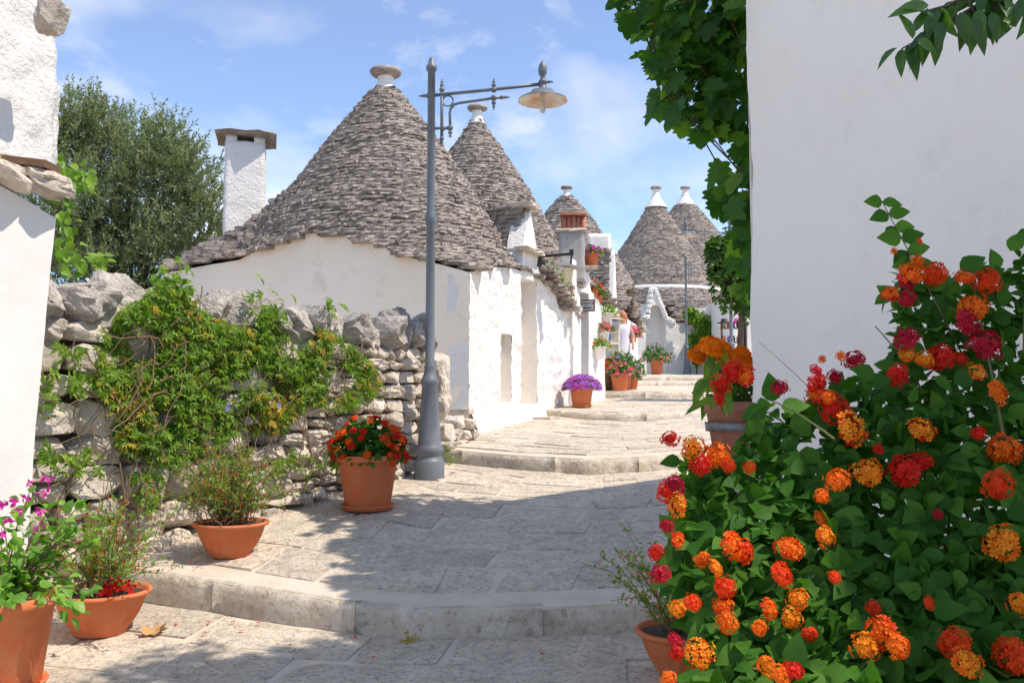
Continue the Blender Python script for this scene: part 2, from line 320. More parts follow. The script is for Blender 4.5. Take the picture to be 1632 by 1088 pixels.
def build_street():
    mb = MB(); xs = np.linspace(-4.6, 10.0, 75)
    for i in range(7):
        y0 = np.full_like(xs, -4.0) if i == 0 else edge_y(i - 1, xs) + 0.03
        y1 = np.full_like(xs, 44.0) if i == 6 else edge_y(i, xs) + 0.06
        T = np.linspace(0, 1, 14)
        X = np.repeat(xs[None], 14, 0); Y = y0 + (y1 - y0) * T[:, None]; Z = plane_z(i, Y) - (0.009 if i < 4 else 0.0)
        w = len(xs); V = np.stack([X, Y, Z], -1).reshape(-1, 3)
        Q = [(j * w + k, j * w + k + 1, (j + 1) * w + k + 1, (j + 1) * w + k) for j in range(13) for k in range(w - 1)]
        mb.add(V, Q)
        if i > 0:
            lo = np.stack([xs, y0, plane_z(i - 1, y0) - 0.1], -1); hi = np.stack([xs, y0, Z[0]], -1)
            mb.add(np.concatenate([lo, hi]), [(k, k + 1, w + k + 1, w + k) for k in range(w - 1)])
    st = tag(add('street', mb.mesh('street'), MORTAR), kind='structure')
    # kerb stones along each step
    for i in range(6):
        e = np.array(EDGES[i]); x = max(e[0, 0], -4.4); xe = min(e[-1, 0] + 0.6, 8)
        while x < xe:
            ln = random.uniform(0.7, 1.25) if i < 3 else random.uniform(0.9, 1.6)
            xs2 = np.linspace(x + 0.001, x + ln - 0.001, 12); mb = MB(); rows = []
            dz = random.uniform(-0.003, 0.003); dy = random.uniform(-0.004, 0.004); D = random.uniform(0.26, 0.34)
            for q, xx in enumerate(xs2):
                ey = float(edge_y(i, xx)) + dy; zt = float(plane_z(i + 1, ey)) + dz; zb = float(plane_z(i, ey)) - 0.05
                k = 0.018 * nz((xx, ey, i), 3.1) + 0.008 * nz((xx, ey, i + 7), 11)
                wr = 0.06 * max(0, nz((xx, 3.3, i), 2.3))
                rows.append([(xx, ey + k, zb), (xx, ey + k * 1.2 - 0.004, zb + 0.06), (xx, ey + k, zt - 0.045 - wr), (xx, ey + k + 0.012, zt - 0.018 - wr * 0.6), (xx, ey + k + 0.045, zt - 0.002),
                             (xx, ey + D * 0.6, zt + 0.006 * nz((xx, ey, 5), 6)), (xx, ey + D, zt - 0.001 + .0), (xx, ey + D, zt - 0.08)])
            V = np.array(rows).reshape(-1, 3); m = 8
            Q = [(a * m + b, (a + 1) * m + b, (a + 1) * m + b + 1, a * m + b + 1) for a in range(len(xs2) - 1) for b in range(m - 1)]
            Q += [tuple(range(m))[::-1], tuple((len(xs2) - 1) * m + b for b in range(m))]
            add('kerb_stone', mb.add(V, Q).mesh('kerb_stone', True), KERB, st)
            x += ln
    # paving slabs
    SC = math.cos(R(9)); SS = math.sin(R(9))
    for i in range(4):
        x0, x1 = [(-3.3, 1.9), (-2.6, 2.5), (-1.3, 2.7), (0.2, 3.4)][i]
        yc = 0.5 * (x0 + x1); start = 2.2 if i == 0 else 0.3
        t = 0.0; row = 0
        span = float(edge_y(i, 0.3) - (start if i == 0 else edge_y(i - 1, 0.3) + start))
        while t < span - 0.05:
            h = random.uniform(0.27, 0.48)
            if span - t - h < 0.22: h = span - t
            x = x0 - random.uniform(0, 0.5)
            while x < x1:
                w = random.uniform(0.32, 0.72); g = random.uniform(0.003, 0.011)
                mb = MB(); nn = 5; V = []
                zo = random.uniform(-0.004, 0.006); tx = random.uniform(-.006, .006); ty = random.uniform(-.006, .006)
                jit = [[random.uniform(-.035, .035), random.uniform(-.045, .045)] for _ in range(4)]
                for a in range(nn):
                    for b_ in range(nn):
                        u = a / (nn - 1); v = b_ / (nn - 1)
                        ju = sum(c * k for c, k in zip([(1 - u) * (1 - v), u * (1 - v), (1 - u) * v, u * v], [j[0] for j in jit]))
                        jv = sum(c * k for c, k in zip([(1 - u) * (1 - v), u * (1 - v), (1 - u) * v, u * v], [j[1] for j in jit]))
                        tt = t + g + (h - 2 * g) * v + jv * (0 if (t < .01 and v == 0) else 1); xx = x + g + (w - 2 * g) * u + ju + (tt - span / 2) * 0.16
                        xm = min(max(xx, x0 - .8), x1 + .8)
                        ya = start if i == 0 else float(edge_y(i - 1, xm)) + start; yb = float(edge_y(i, xm))
                        yy = ya + (yb - ya) * min(tt / span, 1.0)
                        edge = 0.003 if (a in (0, nn - 1) or b_ in (0, nn - 1)) else 0
                        z = float(plane_z(i, yy)) + zo + tx * (u - .5) + ty * (v - .5) - edge + 0.005 * nz((xx, yy, 0), 5)
                        V.append((xx, yy, z))
                Q = [(a * nn + b_, (a + 1) * nn + b_, (a + 1) * nn + b_ + 1, a * nn + b_ + 1) for a in range(nn - 1) for b_ in range(nn - 1)]
                ring = [a * nn for a in range(nn)] + [(nn - 1) * nn + b_ for b_ in range(1, nn)] + [a * nn + nn - 1 for a in range(nn - 2, -1, -1)] + [b_ for b_ in range(nn - 2, 0, -1)]
                V2 = V + [(V[r][0], V[r][1], V[r][2] - 0.04) for r in ring]; m = len(ring); o0 = nn * nn
                Q += [(ring[(k + 1) % m], ring[k], o0 + k, o0 + (k + 1) % m) for k in range(m)]
                add('paving_slab', mb.add(V2, Q).mesh('paving_slab', False), PAVE, st)
                x += w
            t += h; row += 1
build_street()

# ------------------------------------------------------------------ walls
def wall_grid(name, o, ud, L, zb, zt, holes, thick, mat, parent, cell=0.06, amp=0.008, nscale=9, batter=0.0, ends=True, ragged=0.0, label=None, amp2=0.0, strips=()):
    """a masonry wall face with real openings: o = start (x, y), ud = unit direction (wall on the left of it is outside -> normal = (ud.y, -ud.x))"""
    ud = Vector(ud).normalized(); nrm = Vector((ud.y, -ud.x))
    us = set(np.round(np.linspace(0, L, max(2, int(L / cell) + 1)), 4)); us |= {round(h[0], 4) for h in holes} | {round(h[1], 4) for h in holes}
    us = sorted(us); zbf = zb if callable(zb) else (lambda u: zb); ztf = zt if callable(zt) else (lambda u: zt)
    zlo = min(zbf(u) for u in us); zhi = max(ztf(u) for u in us)
    nz_ = max(2, int((zhi - zlo) / cell) + 1)
    zl = sorted(set(np.round(np.linspace(zlo, zhi, nz_), 4)) | {round(h[2], 4) for h in holes} | {round(h[3], 4) for h in holes})
    mb = MB(); V = []; idx = {}
    def vert(u, z, d=0.0):
        x = o[0] + ud.x * u; y = o[1] + ud.y * u
        k = amp * nz((x, y, z), nscale) + amp * 0.6 * nz((x, y, z + 9), nscale * 2.3) + amp2 * nz((x, y, z + 3), 1.6)
        e = k - batter * (z - zlo) - d
        return (x + nrm.x * e + ragged * ud.x * nz((x, z, 1), 6), y + nrm.y * e + ragged * ud.y * nz((x, z, 1), 6), z + ragged * nz((u, z, 4), 5))
    def gv(i, j):
        u = us[i]; z = min(max(zl[j], zbf(u)), ztf(u))
        key = (i, round(z, 4))
        if key not in idx: idx[key] = len(V); V.append(vert(u, z))
        return idx[key]
    Q = []
    for i in range(len(us) - 1):
        uc = (us[i] + us[i + 1]) / 2
        for j in range(len(zl) - 1):
            zc = (zl[j] + zl[j + 1]) / 2
            if zl[j] >= max(ztf(us[i]), ztf(us[i + 1])) or zl[j + 1] <= min(zbf(us[i]), zbf(us[i + 1])): continue
            if any(h[0] < uc < h[1] and h[2] < zc < h[3] for h in holes): continue
            q = [gv(i, j), gv(i + 1, j), gv(i + 1, j + 1), gv(i, j + 1)]
            q2 = [q[0]] + [b for a, b in zip(q, q[1:]) if b != a]
            if q2[-1] == q2[0]: q2.pop()
            if len(set(q2)) >= 3: Q.append(tuple(q2))
    # top and end thickness
    def strip(pts):
        n0 = len(V)
        for (u, z) in pts: V.append(vert(u, z)); V.append(vert(u, z, thick))
        for k in range(len(pts) - 1): Q.append((n0 + 2 * k, n0 + 2 * k + 2, n0 + 2 * k + 3, n0 + 2 * k + 1))
    strip([(u, ztf(u)) for u in us])
    if ends:
        for u in (0, L): strip([(u, z) for z in np.linspace(zbf(u), ztf(u), 12)])
    for (poly_, dp) in strips:
        n0 = len(V)
        for (u, z) in poly_: V.append(vert(u, z)); V.append(vert(u, z, dp))
        for k in range(len(poly_) - 1): Q.append((n0 + 2 * k, n0 + 2 * k + 2, n0 + 2 * k + 3, n0 + 2 * k + 1))
    for h in holes:
        d = h[4]
        if d <= 0: continue
        for a, b in (((h[0], h[2]), (h[0], h[3])), ((h[0], h[3]), (h[1], h[3])), ((h[1], h[3]), (h[1], h[2])), ((h[1], h[2]), (h[0], h[2]))):
            n0 = len(V); K = 8
            for k in range(K + 1):
                u = a[0] + (b[0] - a[0]) * k / K; z = a[1] + (b[1] - a[1]) * k / K
                V.append(vert(u, z)); V.append(vert(u, z, d))
            for k in range(K): Q.append((n0 + 2 * k, n0 + 2 * k + 2, n0 + 2 * k + 3, n0 + 2 * k + 1))
    return add(name, mb.add(V, Q).mesh(name, True), mat, parent, label=label)
def plate(name, o, ud, u0, u1, z0, z1, depth, mat, parent, th=0.04):
    ud = Vector(ud).normalized(); nrm = Vector((ud.y, -ud.x))
    c = Vector((o[0], o[1])) + ud * (u0 + u1) / 2 - nrm * (depth + th / 2)
    Rm = np.array([[ud.x, -nrm.x, 0], [ud.y, -nrm.y, 0], [0, 0, 1]])
    return add(name, MB().box((c.x, c.y, (z0 + z1) / 2), (u1 - u0 + 0.04, th, z1 - z0 + 0.04), Rm).mesh(name), mat, parent)

# stone pieces shared by all roofs
def slab_variant(seed):
    r = random.Random(seed); V = []; idx = {}
    nx, ny, nzz = 4, 1, 2
    for a in range(nx + 1):
        for b in range(ny + 1):
            for c in range(nzz + 1):
                if a in (0, nx) or b in (0, ny) or c in (0, nzz):
                    x = a / nx - 0.5; y = b / ny - 0.5; z = c / nzz - 0.5
                    x += r.uniform(-.05, .05) if 0 < a < nx else r.uniform(-.03, .03)
                    y += r.uniform(-.09, .09); z += r.uniform(-.10, .10)
                    if b == 0 and c != 1: y += 0.05
                    if b == 0 and a in (0, nx): y += r.uniform(0, .12)
                    idx[(a, b, c)] = len(V); V.append((x, y, z))
    Q = []
    for a in range(nx):
        for c in range(nzz):
            for b in (0, ny):
                q = [idx[(a, b, c)], idx[(a + 1, b, c)], idx[(a + 1, b, c + 1)], idx[(a, b, c + 1)]]; Q.append(tuple(q if b == 0 else q[::-1]))
        for b in range(ny):
            for c in (0, nzz):
                q = [idx[(a, b, c)], idx[(a, b + 1, c)], idx[(a + 1, b + 1, c)], idx[(a + 1, b, c)]]; Q.append(tuple(q if c == 0 else q[::-1]))
    for b in range(ny):
        for c in range(nzz):
            for a in (0, nx):
                q = [idx[(a, b, c)], idx[(a, b, c + 1)], idx[(a, b + 1, c + 1)], idx[(a, b + 1, c)]]; Q.append(tuple(q if a == 0 else q[::-1]))
    return np.array(V), Q
SLABS = [slab_variant(100 + k) for k in range(14)]
SLAB_ME = []
for k, (V_, Q_) in enumerate(SLABS):
    me_ = MB().add(V_, Q_).mesh('roof_stone'); me_.materials.append(ROOF); SLAB_ME.append(me_)

def lay_stones(parent, stones, n_ind, part='roof_stone', rest='roof_stones_small'):
    """stones: (pos, frame 3x3, size(3), importance). The n_ind that show largest are parts, the rest one joined part"""
    stones.sort(key=lambda s: -s[3])
    for k, (p, fr, sz, w) in enumerate(stones[:n_ind]):
        M = Matrix(((fr[0][0] * sz[0], fr[0][1] * sz[1], fr[0][2] * sz[2], p[0]), (fr[1][0] * sz[0], fr[1][1] * sz[1], fr[1][2] * sz[2], p[1]), (fr[2][0] * sz[0], fr[2][1] * sz[1], fr[2][2] * sz[2], p[2]), (0, 0, 0, 1)))
        add(part, SLAB_ME[random.randrange(14)], None, parent, M)
    rs = stones[n_ind:]
    if rs:
        mb = MB(); va = np.array([random.randrange(14) for _ in rs])
        for v in range(14):
            s = [rs[i] for i in np.nonzero(va == v)[0]]
            if s: mb.inst(SLABS[v], np.array([a[0] for a in s]), np.array([a[1] for a in s]), np.array([a[2] for a in s]))
        add(rest, mb.mesh(rest), ROOF, parent, kind='stuff')

def stone_frame(tang, outw, tilt):
    """x along course, y pointing inward(-out), z up, tilted so that the outer edge dips"""
    x = np.array([tang[0], tang[1], 0.0]); o = np.array([outw[0], outw[1], 0.0]); z = np.array([0, 0, 1.0])
    y = -(o * math.cos(tilt) - z * math.sin(tilt)); zz = np.cross(x, y)
    if zz[2] < 0: x = -x; zz = np.cross(x, y)
    return np.stack([x, y, zz], -1)

def cone_roof(parent, C, zf, ztop, zbot, dz, inside, n_ind, lmin=0.16, lmax=0.42, rmax=4.0, depth=0.24, core=True):
    th = np.linspace(0, 2 * np.pi, 96, endpoint=False)
    def solve(z):
        lo = np.full(96, 0.02); hi = np.full(96, rmax)
        for _ in range(26):
            m = (lo + hi) / 2; above = zf(m, th) > z; lo = np.where(above, m, lo); hi = np.where(above, hi, m)
        return (lo + hi) / 2
    stones = []; z = ztop; prev = solve(ztop)
    while z > zbot:
        h = dz * random.uniform(0.85, 1.18); r = solve(z - h); a = random.uniform(0, 6.28); end = a + 2 * math.pi
        while a < end - 0.02:
            i = int((a % (2 * math.pi)) / (2 * math.pi) * 96) % 96; f = (a % (2 * math.pi)) / (2 * math.pi) * 96 - i
            rr = r[i] * (1 - f) + r[(i + 1) % 96] * f; dr = rr - (prev[i] * (1 - f) + prev[(i + 1) % 96] * f)
            ln = random.uniform(lmin, lmax)
            if rr < 0.6: ln = min(ln, 0.22 + rr * 0.3)
            st = ln / max(rr, 0.08); am = a + st / 2
            if am > end: pass
            D = max(depth, dr * 1.5 + 0.08); jit = random.uniform(-0.013, 0.013)
            rc = rr - D / 2 + jit; x = C[0] + rc * math.cos(am); y = C[1] + rc * math.sin(am)
            xo = C[0] + (rr - 0.05) * math.cos(am); yo = C[1] + (rr - 0.05) * math.sin(am)
            if inside(xo, yo) and rc > 0:
                e = 0.03   # follow the surface when it is not round
                t2 = (math.cos(am), math.sin(am)); tg = (-math.sin(am), math.cos(am))
                fr = stone_frame(tg, t2, random.uniform(0.02, 0.14))
                face = -(t2[0] * x + t2[1] * y) / math.hypot(x, y)
                hh = h * random.uniform(0.96, 1.10)
                stones.append(((x, y, z - h / 2 + random.uniform(-.006, .006)), fr, (ln * random.uniform(0.97, 1.02), D, hh), ln * (face if face > 0.12 else face - 1)))
            a += st
        prev = r; z -= h
    lay_stones(parent, stones, n_ind)
    if core:
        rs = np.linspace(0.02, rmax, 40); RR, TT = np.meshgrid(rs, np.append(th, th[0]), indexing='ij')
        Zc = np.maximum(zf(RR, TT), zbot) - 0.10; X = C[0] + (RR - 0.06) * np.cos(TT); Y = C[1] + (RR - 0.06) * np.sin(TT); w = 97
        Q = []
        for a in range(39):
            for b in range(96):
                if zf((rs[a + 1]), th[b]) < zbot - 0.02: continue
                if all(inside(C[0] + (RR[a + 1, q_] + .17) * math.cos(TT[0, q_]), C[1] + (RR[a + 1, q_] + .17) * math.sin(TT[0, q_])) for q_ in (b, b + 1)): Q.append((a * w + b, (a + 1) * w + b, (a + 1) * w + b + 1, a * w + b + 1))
        add('roof_core', MB().add(np.stack([X, Y, Zc], -1).reshape(-1, 3), Q).mesh('roof_core', True), ROOFCORE, parent)  # shell added under the stones to keep gaps dark and stop light leaks

def finial(parent, c, s=1.0, white=True, cap_r=0.0, cap_h=0.0):
    """white neck and flat stone disc on top of a cone; c = top of the stones"""
    if cap_r:
        add('white_cap', MB().lathe([(cap_r, 0), (cap_r * 0.98, 0.02), (cap_r * .66, cap_h * .42), (0.15, cap_h * 0.9), (0.11, cap_h)], c, 28).mesh('white_cap', True), WHITE, parent)
        c = (c[0], c[1], c[2] + cap_h)
    n = add('finial', MB().lathe([(0.16 * s, -0.08 * s), (0.13 * s, 0.0), (0.105 * s, 0.08 * s), (0.1 * s, 0.17 * s), (0.12 * s, 0.2 * s)], c, 20).mesh('finial', True), WHITE, parent)
    dk = add('finial_disc', MB().lathe([(0.0, 0.185 * s), (0.1 * s, 0.18 * s), (0.19 * s, 0.215 * s), (0.21 * s, 0.25 * s), (0.18 * s, 0.29 * s), (0.09 * s, 0.31 * s), (0.0, 0.315 * s)], c, 20,
        mod=lambda a, z, r: r * 0.05 * np.sin(3 * a + z * 9)).mesh('finial_disc', True), ROOF, n)

def sil(cx, Y, pts):
    """(px, py) silhouette points right of the axis -> (r, z) profile at depth Y"""
    return np.array([(abs(P(px, py, Y).x - P(cx, py, Y).x), P(px, py, Y).z) for px, py in pts])

def gable_dormer(parent, A, back, along, z0, z1, half, length, n=14):
    """steep stone gable roof running back from a wall: A = (x, y) foot centre at wall, back = unit dir into the roof, along = unit dir along wall"""
    stones = []; rows = int((z1 - z0) / 0.07)
    for side in (-1, 1):
        for k in range(rows):
            t = (k + 0.5) / rows; z = z0 + (z1 - z0) * t; off = half * (1 - t) * side
            s = random.uniform(0.05, 0.10)
            while s < length:
                ln = random.uniform(0.15, 0.36); x = A[0] + along[0] * (off - side * 0.06) + back[0] * (s + ln / 2); y = A[1] + along[1] * (off - side * 0.06) + back[1] * (s + ln / 2)
                fr = stone_frame(back, (along[0] * side, along[1] * side), random.uniform(0.03, 0.15))
                stones.append(((x, y, z), fr, (ln, 0.2, 0.078), ln if side < 0 else -1)); s += ln
    return stones

# ------------------------------------------------------------------ trullo 1 (large, left) and the alley wall
UD = Vector((0.3633, 0.9317)).normalized()      # along the alley
FD = Vector((-UD.y, UD.x))                      # along the facade, leftwards
A0 = Vector((-0.53, 11.2))
def alley(u, out=0.0): q = A0 + UD * u + Vector((UD.y, -UD.x)) * out; return q
C1 = P(613, 300, 13.7); C1 = (C1.x, 13.7)
pr = sil(613, 13.7, [(617, 146), (632, 150), (660, 185), (700, 235), (740, 295), (770, 340), (800, 385)])
pr[1:, 0] += 0.055
PR1 = np.concatenate([pr, [(1.90, 2.24), (2.2, 1.93), (2.87, 1.66), (3.3, 1.5), (4.2, 1.2)]])
def zf1(r, t):
    b = np.interp(r, PR1[:, 0], PR1[:, 1])
    d = (np.asarray(t) - R(161) + np.pi) % (2 * np.pi) - np.pi
    s = np.clip((np.asarray(r) - 1.15) / 1.05, 0, 1); s = s * s * (3 - 2 * s)
    return b + 0.80 * s * np.exp(-(d / R(25)) ** 2 / 2)
def dist_alley(x, y): return (Vector((x, y)) - A0).dot(Vector((UD.y, -UD.x)))     # >0 in the street
def dist_facade(x, y): return (Vector((x, y)) - A0).dot(-UD)                      # >0 towards the camera
def inside1(x, y):
    a = dist_alley(x, y); f = dist_facade(x, y)
    if a > 0.09 or f > 0.09: return False
    if a > -0.25 and f > -0.25 and math.hypot(a + 0.25, f + 0.25) > 0.36: return False
    return (Vector((x, y)) - A0).dot(FD) < 4.95
t1 = thing('trullo_house', (C1[0], C1[1], -0.6), 'largest trullo with tall grey stone cone roof behind the street lamp', 'house')
def z_at1(x, y): r = math.hypot(x - C1[0], y - C1[1]); return float(zf1(r, math.atan2(y - C1[1], x - C1[0])))
FO = A0 + FD * 4.8
wall_grid('facade', FO, -FD, 4.8, -0.9, lambda u: z_at1(*(FO - FD * u)) - 0.06, [], 0.3, CREAM, t1, cell=0.07, amp=0.006, nscale=7, amp2=0.02, label='cream plastered front wall with arched top')
GU = 2.17
def ztop_alley(u):
    if u < 1.84: q = alley(u); return min(z_at1(q.x, q.y) - 0.06, 2.2)
    if u < 2.52: return 2.2
    return max(1.46, 2.0 - (u - 2.52) * 0.36)
wall_grid('side_wall', A0, UD, 4.06, -0.9, ztop_alley, [(1.06, 1.44, 0.0, 0.92, 0.16), (1.80, 2.46, -0.02, 1.78, 0.3)], 0.3, WHITE, t1, cell=0.035, amp=0.026, nscale=9, amp2=0.03, label='bright whitewashed rough side wall')
# swollen foot of the side wall
def wall_foot():
    mb = MB(); us = np.linspace(-0.02, 4.0, 60); rows = []
    for u in us:
        row = []
        for k, (o, z) in enumerate([(0.0, 0.0), (0.05, -0.06), (0.10, -0.18), (0.16, -0.34), (0.2, -0.6)]):
            oo = o + 0.02 * nz((u, z, 2), 5) - (0.02 if k == 0 else 0); q = alley(u, oo + 0.004); row.append((q.x, q.y, z - 0.10 + 0.05 * nz((u, k, 9), 2.2)))
        rows.append(row)
    V = np.array(rows).reshape(-1, 3); Q = [(a * 5 + b + 1, (a + 1) * 5 + b + 1, (a + 1) * 5 + b, a * 5 + b) for a in range(59) for b in range(4)]
    add('wall_foot', mb.add(V, Q).mesh('wall_foot', True), WHITE, t1)
wall_foot()
plate('niche_back', A0, UD, 1.06, 1.44, 0.0, 0.92, 0.158, CREAM, t1)
dd = plate('door', A0, UD, 1.80, 2.46, -0.02, 1.78, 0.28, CREAM, t1)  # plate kept pale to bounce more light onto the door jamb
add('door_step', MB().box((*alley(2.35, 0.20), -0.30), (0.62, 0.3, 0.16), [[UD.x, UD.y, 0], [UD.y, -UD.x, 0], [0, 0, 1]]).mesh('door_step'), KERB, t1)
# left part of the facade: ledge with rubble
qs = A0 + FD * 0.18
add('ledge', MB().box((qs.x - 0.03, qs.y - 0.05, -0.12), (0.50, 0.16, 0.055), [[-FD.x, UD.x, 0], [-FD.y, UD.y, 0], [0, 0, 1]]).mesh('ledge'), KERB, t1)
cone_roof(t1, C1, zf1, PR1[0, 1] + 0.0, 1.42, 0.058, inside1, 300, 0.12, 0.36, rmax=4.1)
finial(t1, (C1[0], C1[1], PR1[0, 1]), 1.18)
# gable above the door
gz0, gz1 = 2.17, 2.86; g0 = alley(GU)
back = (-UD.y, UD.x)
gs = gable_dormer(t1, (g0.x, g0.y), back, (UD.x, UD.y), gz0 - 0.35, gz1 + 0.02, 0.36, 1.7)
lay_stones(t1, gs, 60, 'gable_roof_stone', 'gable_roof_stones_small')
def gable_front(parent, o, ud, u0, u1, z0, z1, mat, th=0.25):
    ztf = lambda u: z0 + 0.02 + (z1 - z0) * (1 - abs(u - (u1 - u0) / 2) / ((u1 - u0) / 2)) ** 0.9
    q = Vector(o) + Vector(ud) * u0
    return wall_grid('gable', (q.x + ud[1] * 0.012, q.y - ud[0] * 0.012), ud, u1 - u0, z0, ztf, [], th, mat, parent, cell=0.05, amp=0.012, ends=False)
gable_front(t1, A0, UD, GU - 0.31, GU + 0.31, 2.18, 2.80, WHITE)
def flat_stone(name, c, sz, rotz, parent, mat=None, tilt=0.0, v=None):
    me = SLAB_ME[random.randrange(14)] if mat is None else None
    if me is None:
        V_, Q_ = SLABS[random.randrange(14)]; me = MB().add(V_, Q_).mesh(name); me.materials.append(mat)
    M = Matrix.Translation(c) @ Matrix.Rotation(rotz, 4, 'Z') @ Matrix.Rotation(tilt, 4, 'X') @ Matrix.Diagonal((sz[0], sz[1], sz[2], 1))
    return add(name, me, None, parent, M)
AA = math.atan2(UD.y, UD.x)
flat_stone('gable_cap_stone', (*alley(GU, -0.05), 2.87), (0.34, 0.36, 0.06), AA, t1, KERB)
flat_stone('lintel_ledge', (*alley(2.12, 0.03), 2.19), (0.66, 0.26, 0.06), AA, t1, KERB)
# low eave stones right of the door
for k in range(9):
    u = 2.66 + k * 0.155
    flat_stone('eave_stone', (*alley(u, 0.03), ztop_alley(u) + 0.04), (0.30, 0.36, 0.06), AA + random.uniform(-.1, .1), t1, None, random.uniform(-.1, .15))
    flat_stone('eave_stone', (*alley(u + 0.05, -0.12), ztop_alley(u) + 0.10), (0.34, 0.36, 0.07), AA + random.uniform(-.15, .15), t1, None, random.uniform(-.1, .15))
add('rain_spout', MB().box((*alley(3.86, 0.10), 1.50), (0.14, 0.34, 0.07), [[UD.x, UD.y, 0], [UD.y, -UD.x, 0], [0, 0, 1]]).mesh('rain_spout'), KERB, t1)
# chimney behind the left shoulder
def rough_box(name, c, sz, rotz, mat, parent, cell=0.07, amp=0.014, taper=0.0, nscale=8):
    n = [max(1, int(s / cell)) for s in sz]; V = []; idx = {}; Q = []
    def g(i, j, k):
        if (i, j, k) not in idx:
            p = Vector(((i / n[0] - .5) * sz[0], (j / n[1] - .5) * sz[1], (k / n[2] - .5) * sz[2]))
            f = 1 - taper * (k / n[2]); p.x *= f; p.y *= f
            e = p.copy(); w = Vector(c) + e
            e += Vector((nz(w, nscale), nz(w + Vector((7, 1, 3)), nscale), nz(w + Vector((2, 9, 5)), nscale))) * amp
            idx[(i, j, k)] = len(V); V.append(tuple(Matrix.Rotation(rotz, 3, 'Z') @ e + Vector(c)))
        return idx[(i, j, k)]
    for i in range(n[0]):
        for j in range(n[1]):
            Q.append((g(i, j, 0), g(i, j + 1, 0), g(i + 1, j + 1, 0), g(i + 1, j, 0))); Q.append((g(i, j, n[2]), g(i + 1, j, n[2]), g(i + 1, j + 1, n[2]), g(i, j + 1, n[2])))
        for k in range(n[2]):
            Q.append((g(i, 0, k), g(i + 1, 0, k), g(i + 1, 0, k + 1), g(i, 0, k + 1))); Q.append((g(i, n[1], k), g(i, n[1], k + 1), g(i + 1, n[1], k + 1), g(i + 1, n[1], k)))
    for j in range(n[1]):
        for k in range(n[2]):
            Q.append((g(0, j, k), g(0, j, k + 1), g(0, j + 1, k + 1), g(0, j + 1, k))); Q.append((g(n[0], j, k), g(n[0], j + 1, k), g(n[0], j + 1, k + 1), g(n[0], j, k + 1)))
    return add(name, MB().add(V, Q).mesh(name, True), mat, parent)
cb = P(390, 350, 14.6); ct = P(390, 238, 14.6)
crot = R(14)
ch = rough_box('chimney', (cb.x, 14.6, (cb.z + ct.z) / 2 - 0.2), (0.64, 0.60, ct.z - cb.z + 0.5), crot, WHITE, t1, taper=0.04, amp=0.016)
def rot2(x, y, a): return (x * math.cos(a) - y * math.sin(a), x * math.sin(a) + y * math.cos(a))
zc_ = ct.z + 0.05
for sx, sy in ((-1, -1), (1, -1), (-1, 1), (1, 1)):
    dx, dy = rot2(sx * 0.215, sy * 0.2, crot)
    rough_box('cap_support', (cb.x + dx, 14.6 + dy, zc_ + 0.03), (0.17, 0.17, 0.13), crot, WHITE, ch, amp=0.006)
rough_box('chimney_flue', (cb.x, 14.6, zc_ - 0.02), (0.36, 0.4, 0.10), crot, ROOFCORE, t1, amp=0.0)
flat_stone('chimney_cap', (cb.x, 14.6, zc_ + 0.13), (0.92, 0.92, 0.075), crot, ch, ROOF)
# wall lamp arm and lantern above the door
wl = thing('wall_floodlight', (*alley(2.55, 0.05), 2.1), 'black bracket floodlight with pale lantern on the whitewashed wall beside the door gable', 'lamp')
q0 = alley(2.50, 0.0); q1 = alley(2.62, 0.5); Oq = ORG[wl.name]
add('bracket', MB().tube([(q0.x, q0.y, 2.17), (q1.x, q1.y, 2.20)], 0.022, 6).box((q0.x + .02, q0.y, 2.14), (0.09, 0.10, 0.24)).box((q1.x, q1.y, 2.22), (0.06, 0.06, 0.09)).mesh('bracket'), BLACKM, wl)
q2 = alley(2.64, 0.46)
add('lamp_strut', MB().tube([(q1.x, q1.y, 2.18), (q2.x + .02, q2.y, 2.03)], .014, 6).mesh('lamp_strut'), BLACKM, wl)
add('lamp_hood', MB().box((q2.x, q2.y, 2.02), (0.44, 0.2, 0.04), Matrix.Rotation(R(12), 3, 'Y')).mesh('lamp_hood'), GREYPL, wl)
add('lantern', MB().lathe([(0.0, 0.0), (0.06, 0.0), (0.085, 0.2), (0.0, 0.2)], (q2.x - 0.02, q2.y, 1.79), 6).mesh('lantern'), plain_mat('pale_yellow_lantern', (0.70, 0.62, 0.38), 0.5), wl)

# ------------------------------------------------------------------ trullo 2 (behind)
C2p = P(760, 300, 17.2); C2 = (C2p.x, 17.2)
pr = sil(760, 17.2, [(766, 192), (780, 213), (800, 240), (830, 285), (860, 335), (885, 380), (893, 400)])
PR2 = np.concatenate([pr, [(pr[-1, 0] + .35, pr[-1, 1] - .45), (pr[-1, 0] + .9, pr[-1, 1] - .85), (4.2, 1.2)]])
t2 = thing('trullo_house', (C2[0], C2[1], 0), 'second trullo whose slender cone rises right behind the lamp arm', 'house')
cone_roof(t2, C2, lambda r, t: np.interp(r, PR2[:, 0], PR2[:, 1]), PR2[0, 1], 1.55, 0.060, lambda x, y: dist_alley(x, y) < 0.06 and dist_facade(x, y) < -2.75 and (Vector((x, y)) - A0).dot(UD) < 7.2, 300, 0.11, 0.34, rmax=3.1)
finial(t2, (C2[0], C2[1], PR2[0, 1]), 0.95)

